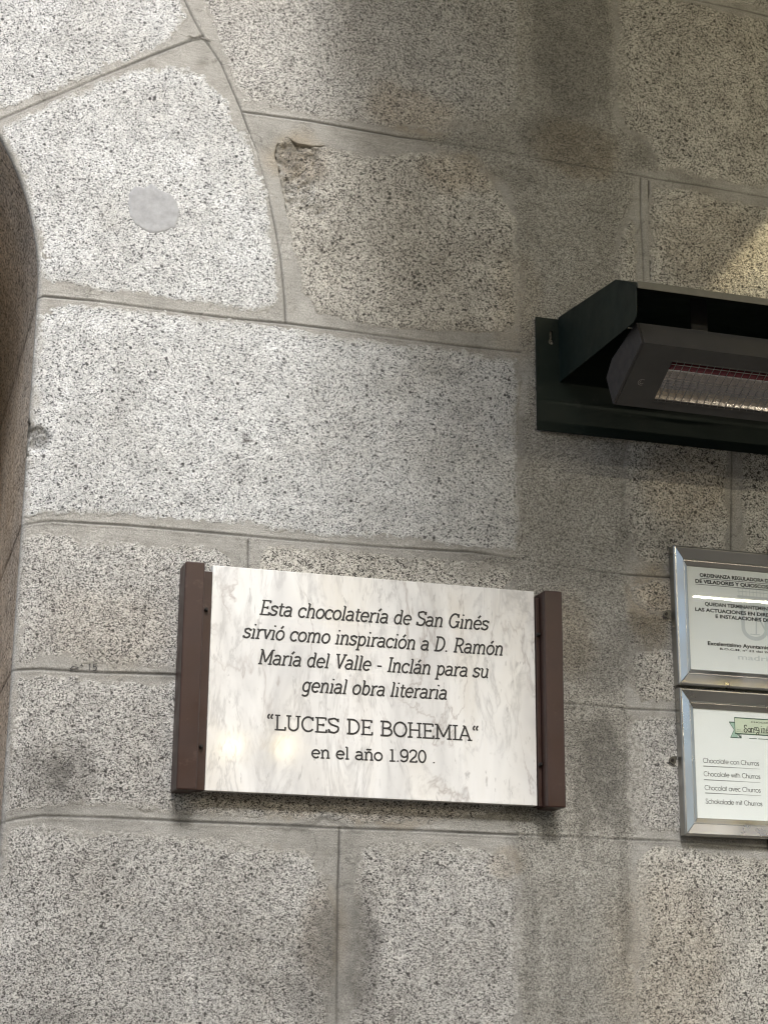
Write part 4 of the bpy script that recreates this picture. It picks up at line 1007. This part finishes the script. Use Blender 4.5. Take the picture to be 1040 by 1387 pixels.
# awning over the terrace, above and to the right of the picture
AX0, AX1, AZ, AD = .78, 5.6, 4.22, 1.7
aw = thing('terrace_awning', 'dark green canvas awning stretched out from the wall over the terrace', 'awning', ((AX0+AX1)/2, 0, AZ))
CANVAS = paint('green_canvas', (.035, .055, .042), .85, .2, var=.15, nscale=6)
mb = MB(); prof3 = [(-.03, AZ), (-AD, AZ-.15), (-AD, AZ-.24), (-AD+.004, AZ-.24), (-AD+.004, AZ-.156), (-.03, AZ-.006)]
mb.extrude_x(prof3, AX0, AX1); recalc(mb.build('canvas', CANVAS, aw))
mb = MB(); mb.tube([(AX0, -AD+.03, AZ-.18), (AX1, -AD+.03, AZ-.18)], .02, 8)
for x in (AX0+.05, (AX0+AX1)/2, AX1-.05): mb.tube([(x, -.01, AZ-.04), (x, -AD+.03, AZ-.185)], .015, 8)
mb.build('awning_frame', BLACKP, aw)
# lamps, except the added fill tube: their reflections and the warm patch of light are in the picture
WARMC = (1.0, .72, .36)
def bulb(x, y, z, label, power=48):
    t = thing('globe_lamp', label, 'lamp', (x, y, z), 'warm globe lamps over the terrace')
    mb = MB(); n = 12
    V = [(x+.024*math.sin(math.pi*i/8)*math.cos(2*math.pi*k/n), y+.024*math.sin(math.pi*i/8)*math.sin(2*math.pi*k/n), z+.024*math.cos(math.pi*i/8)) for i in range(9) for k in range(n)]
    mb.add(V, [(i*n+k, i*n+(k+1) % n, (i+1)*n+(k+1) % n, (i+1)*n+k) for i in range(8) for k in range(n)])
    mb.build('globe', glow('lit_globe', (1, .78, .34), power), t, smooth=True)
    mb = MB(); mb.tube([(x, y, z+.024), (x, y, z+.06)], .016, 10); mb.tube([(x, y, z+.06), (x, y, z+.6)], .004, 6); mb.build('socket', BLACKP, t)
def mirror_dir(px_, py_, y, YP=YP):        # where a lamp stands that a flat surface reflects at this pixel
    d = FW + RT*((px_-520)/F_PX) - UP*((py_-693.5)/F_PX)
    p = CAM+d*((YP-CAM[1])/d[1]); q = p+np.array([d[0], -d[1], d[2]])*((y-YP)/(-d[1])); return q
for q, lb in (((315, 1010), 'small warm globe lamp across the passage, reflected at the left of the plaque'), ((384, 1012), 'small warm globe lamp across the passage, reflected right of the other one')):
    p = mirror_dir(q[0], q[1], -4.2); bulb(*p, lb)
for q, lb in (((966, 917), 'small warm globe lamp under the awning, nearer the plaque'), ((1024, 925), 'small warm globe lamp under the awning, farther from the plaque')):
    d = FW + RT*((q[0]-520)/F_PX) - UP*((q[1]-693.5)/F_PX); d = d/np.linalg.norm(d)
    p = CAM+d*((-.021-CAM[1])/d[1]); n_ = np.array([0, -.92, .394]); rr_ = d-2*(d@n_)*n_
    p = p+rr_*(-.95/rr_[1]); bulb(*p, lb, 70)
YQ = -.0092; tp = mirror_dir(938, 808, -3.6, YQ)
def tube(x0, y, z, L, label, power):
    t = thing('tube_lamp', label, 'lamp', (x0, y, z), 'thin tube lamps strung along the terrace')
    mb = MB(); mb.tube([(x0, y, z), (x0+L, y, z)], .004, 8); mb.build('tube', glow('lit_tube', (1, .90, .69), power), t)
    mb = MB(); mb.box(x0-.03, x0+L+.03, y-.012, y+.012, z+.006, z+.03); mb.build('housing', BLACKP, t)
tube(tp[0], tp[1], tp[2], 3.2, 'long thin glowing tube lamp reflected in the upper framed notice', 200)
tube(-.2, -3.3, 3.72, 3.2, 'unseen glowing tube added higher up as warm fill light, facing the plaque', 150)  # added to fill the wall with warm light; stands clear of the reflections
# spotlight on the wall just outside the picture
SX, SY, SZ = 2.20, -.15, 3.80
sp_ = thing('wall_spotlight', 'small black spotlight on the wall beside the awning', 'spotlight', (SX, 0, SZ))
mb = MB(); mb.tube([(SX, SY, SZ+.10), (SX, SY, SZ-.0), (SX, SY, SZ-.02)], [.035, .04, .042], 16, caps=False); mb.tube([(SX, SY+.04, SZ+.05), (SX, 0, SZ+.05)], .01, 8); mb.build('housing', BLACKP, sp_)
ld = bpy.data.lights.new('spotlight_beam', 'SPOT'); ld.energy = 17.0; ld.color = (1, .84, .50); ld.spot_size = R(80); ld.spot_blend = .12; ld.shadow_soft_size = .012
lo = bpy.data.objects.new('spotlight_beam', ld); COL.objects.link(lo); lo.location = (SX, SY, SZ); lo.parent = sp_; lo.matrix_parent_inverse = Matrix.Translation(-sp_.location)
# the house across the passage
hb = thing('facing_house', 'plain ochre stucco house across the narrow passage', 'house', (1, -8, 0))
STUCCO = paint('ochre_stucco', (.52, .40, .25), .9, .2, var=.12, nscale=1.2)
mb = MB(); mb.box(-9, 11, -8.6, -8.0, 0, 9.3); mb.build('wall', STUCCO, hb)
for x in (-6, -3, 0, 3, 6, 9):
    for z in (1.0, 4.3, 7.0):
        mb = MB(); mb.box(x-.5, x+.5, -7.995, -7.96, z, z+1.7); mb.build('window', paint('dark_window', (.05, .06, .07), .1), hb)
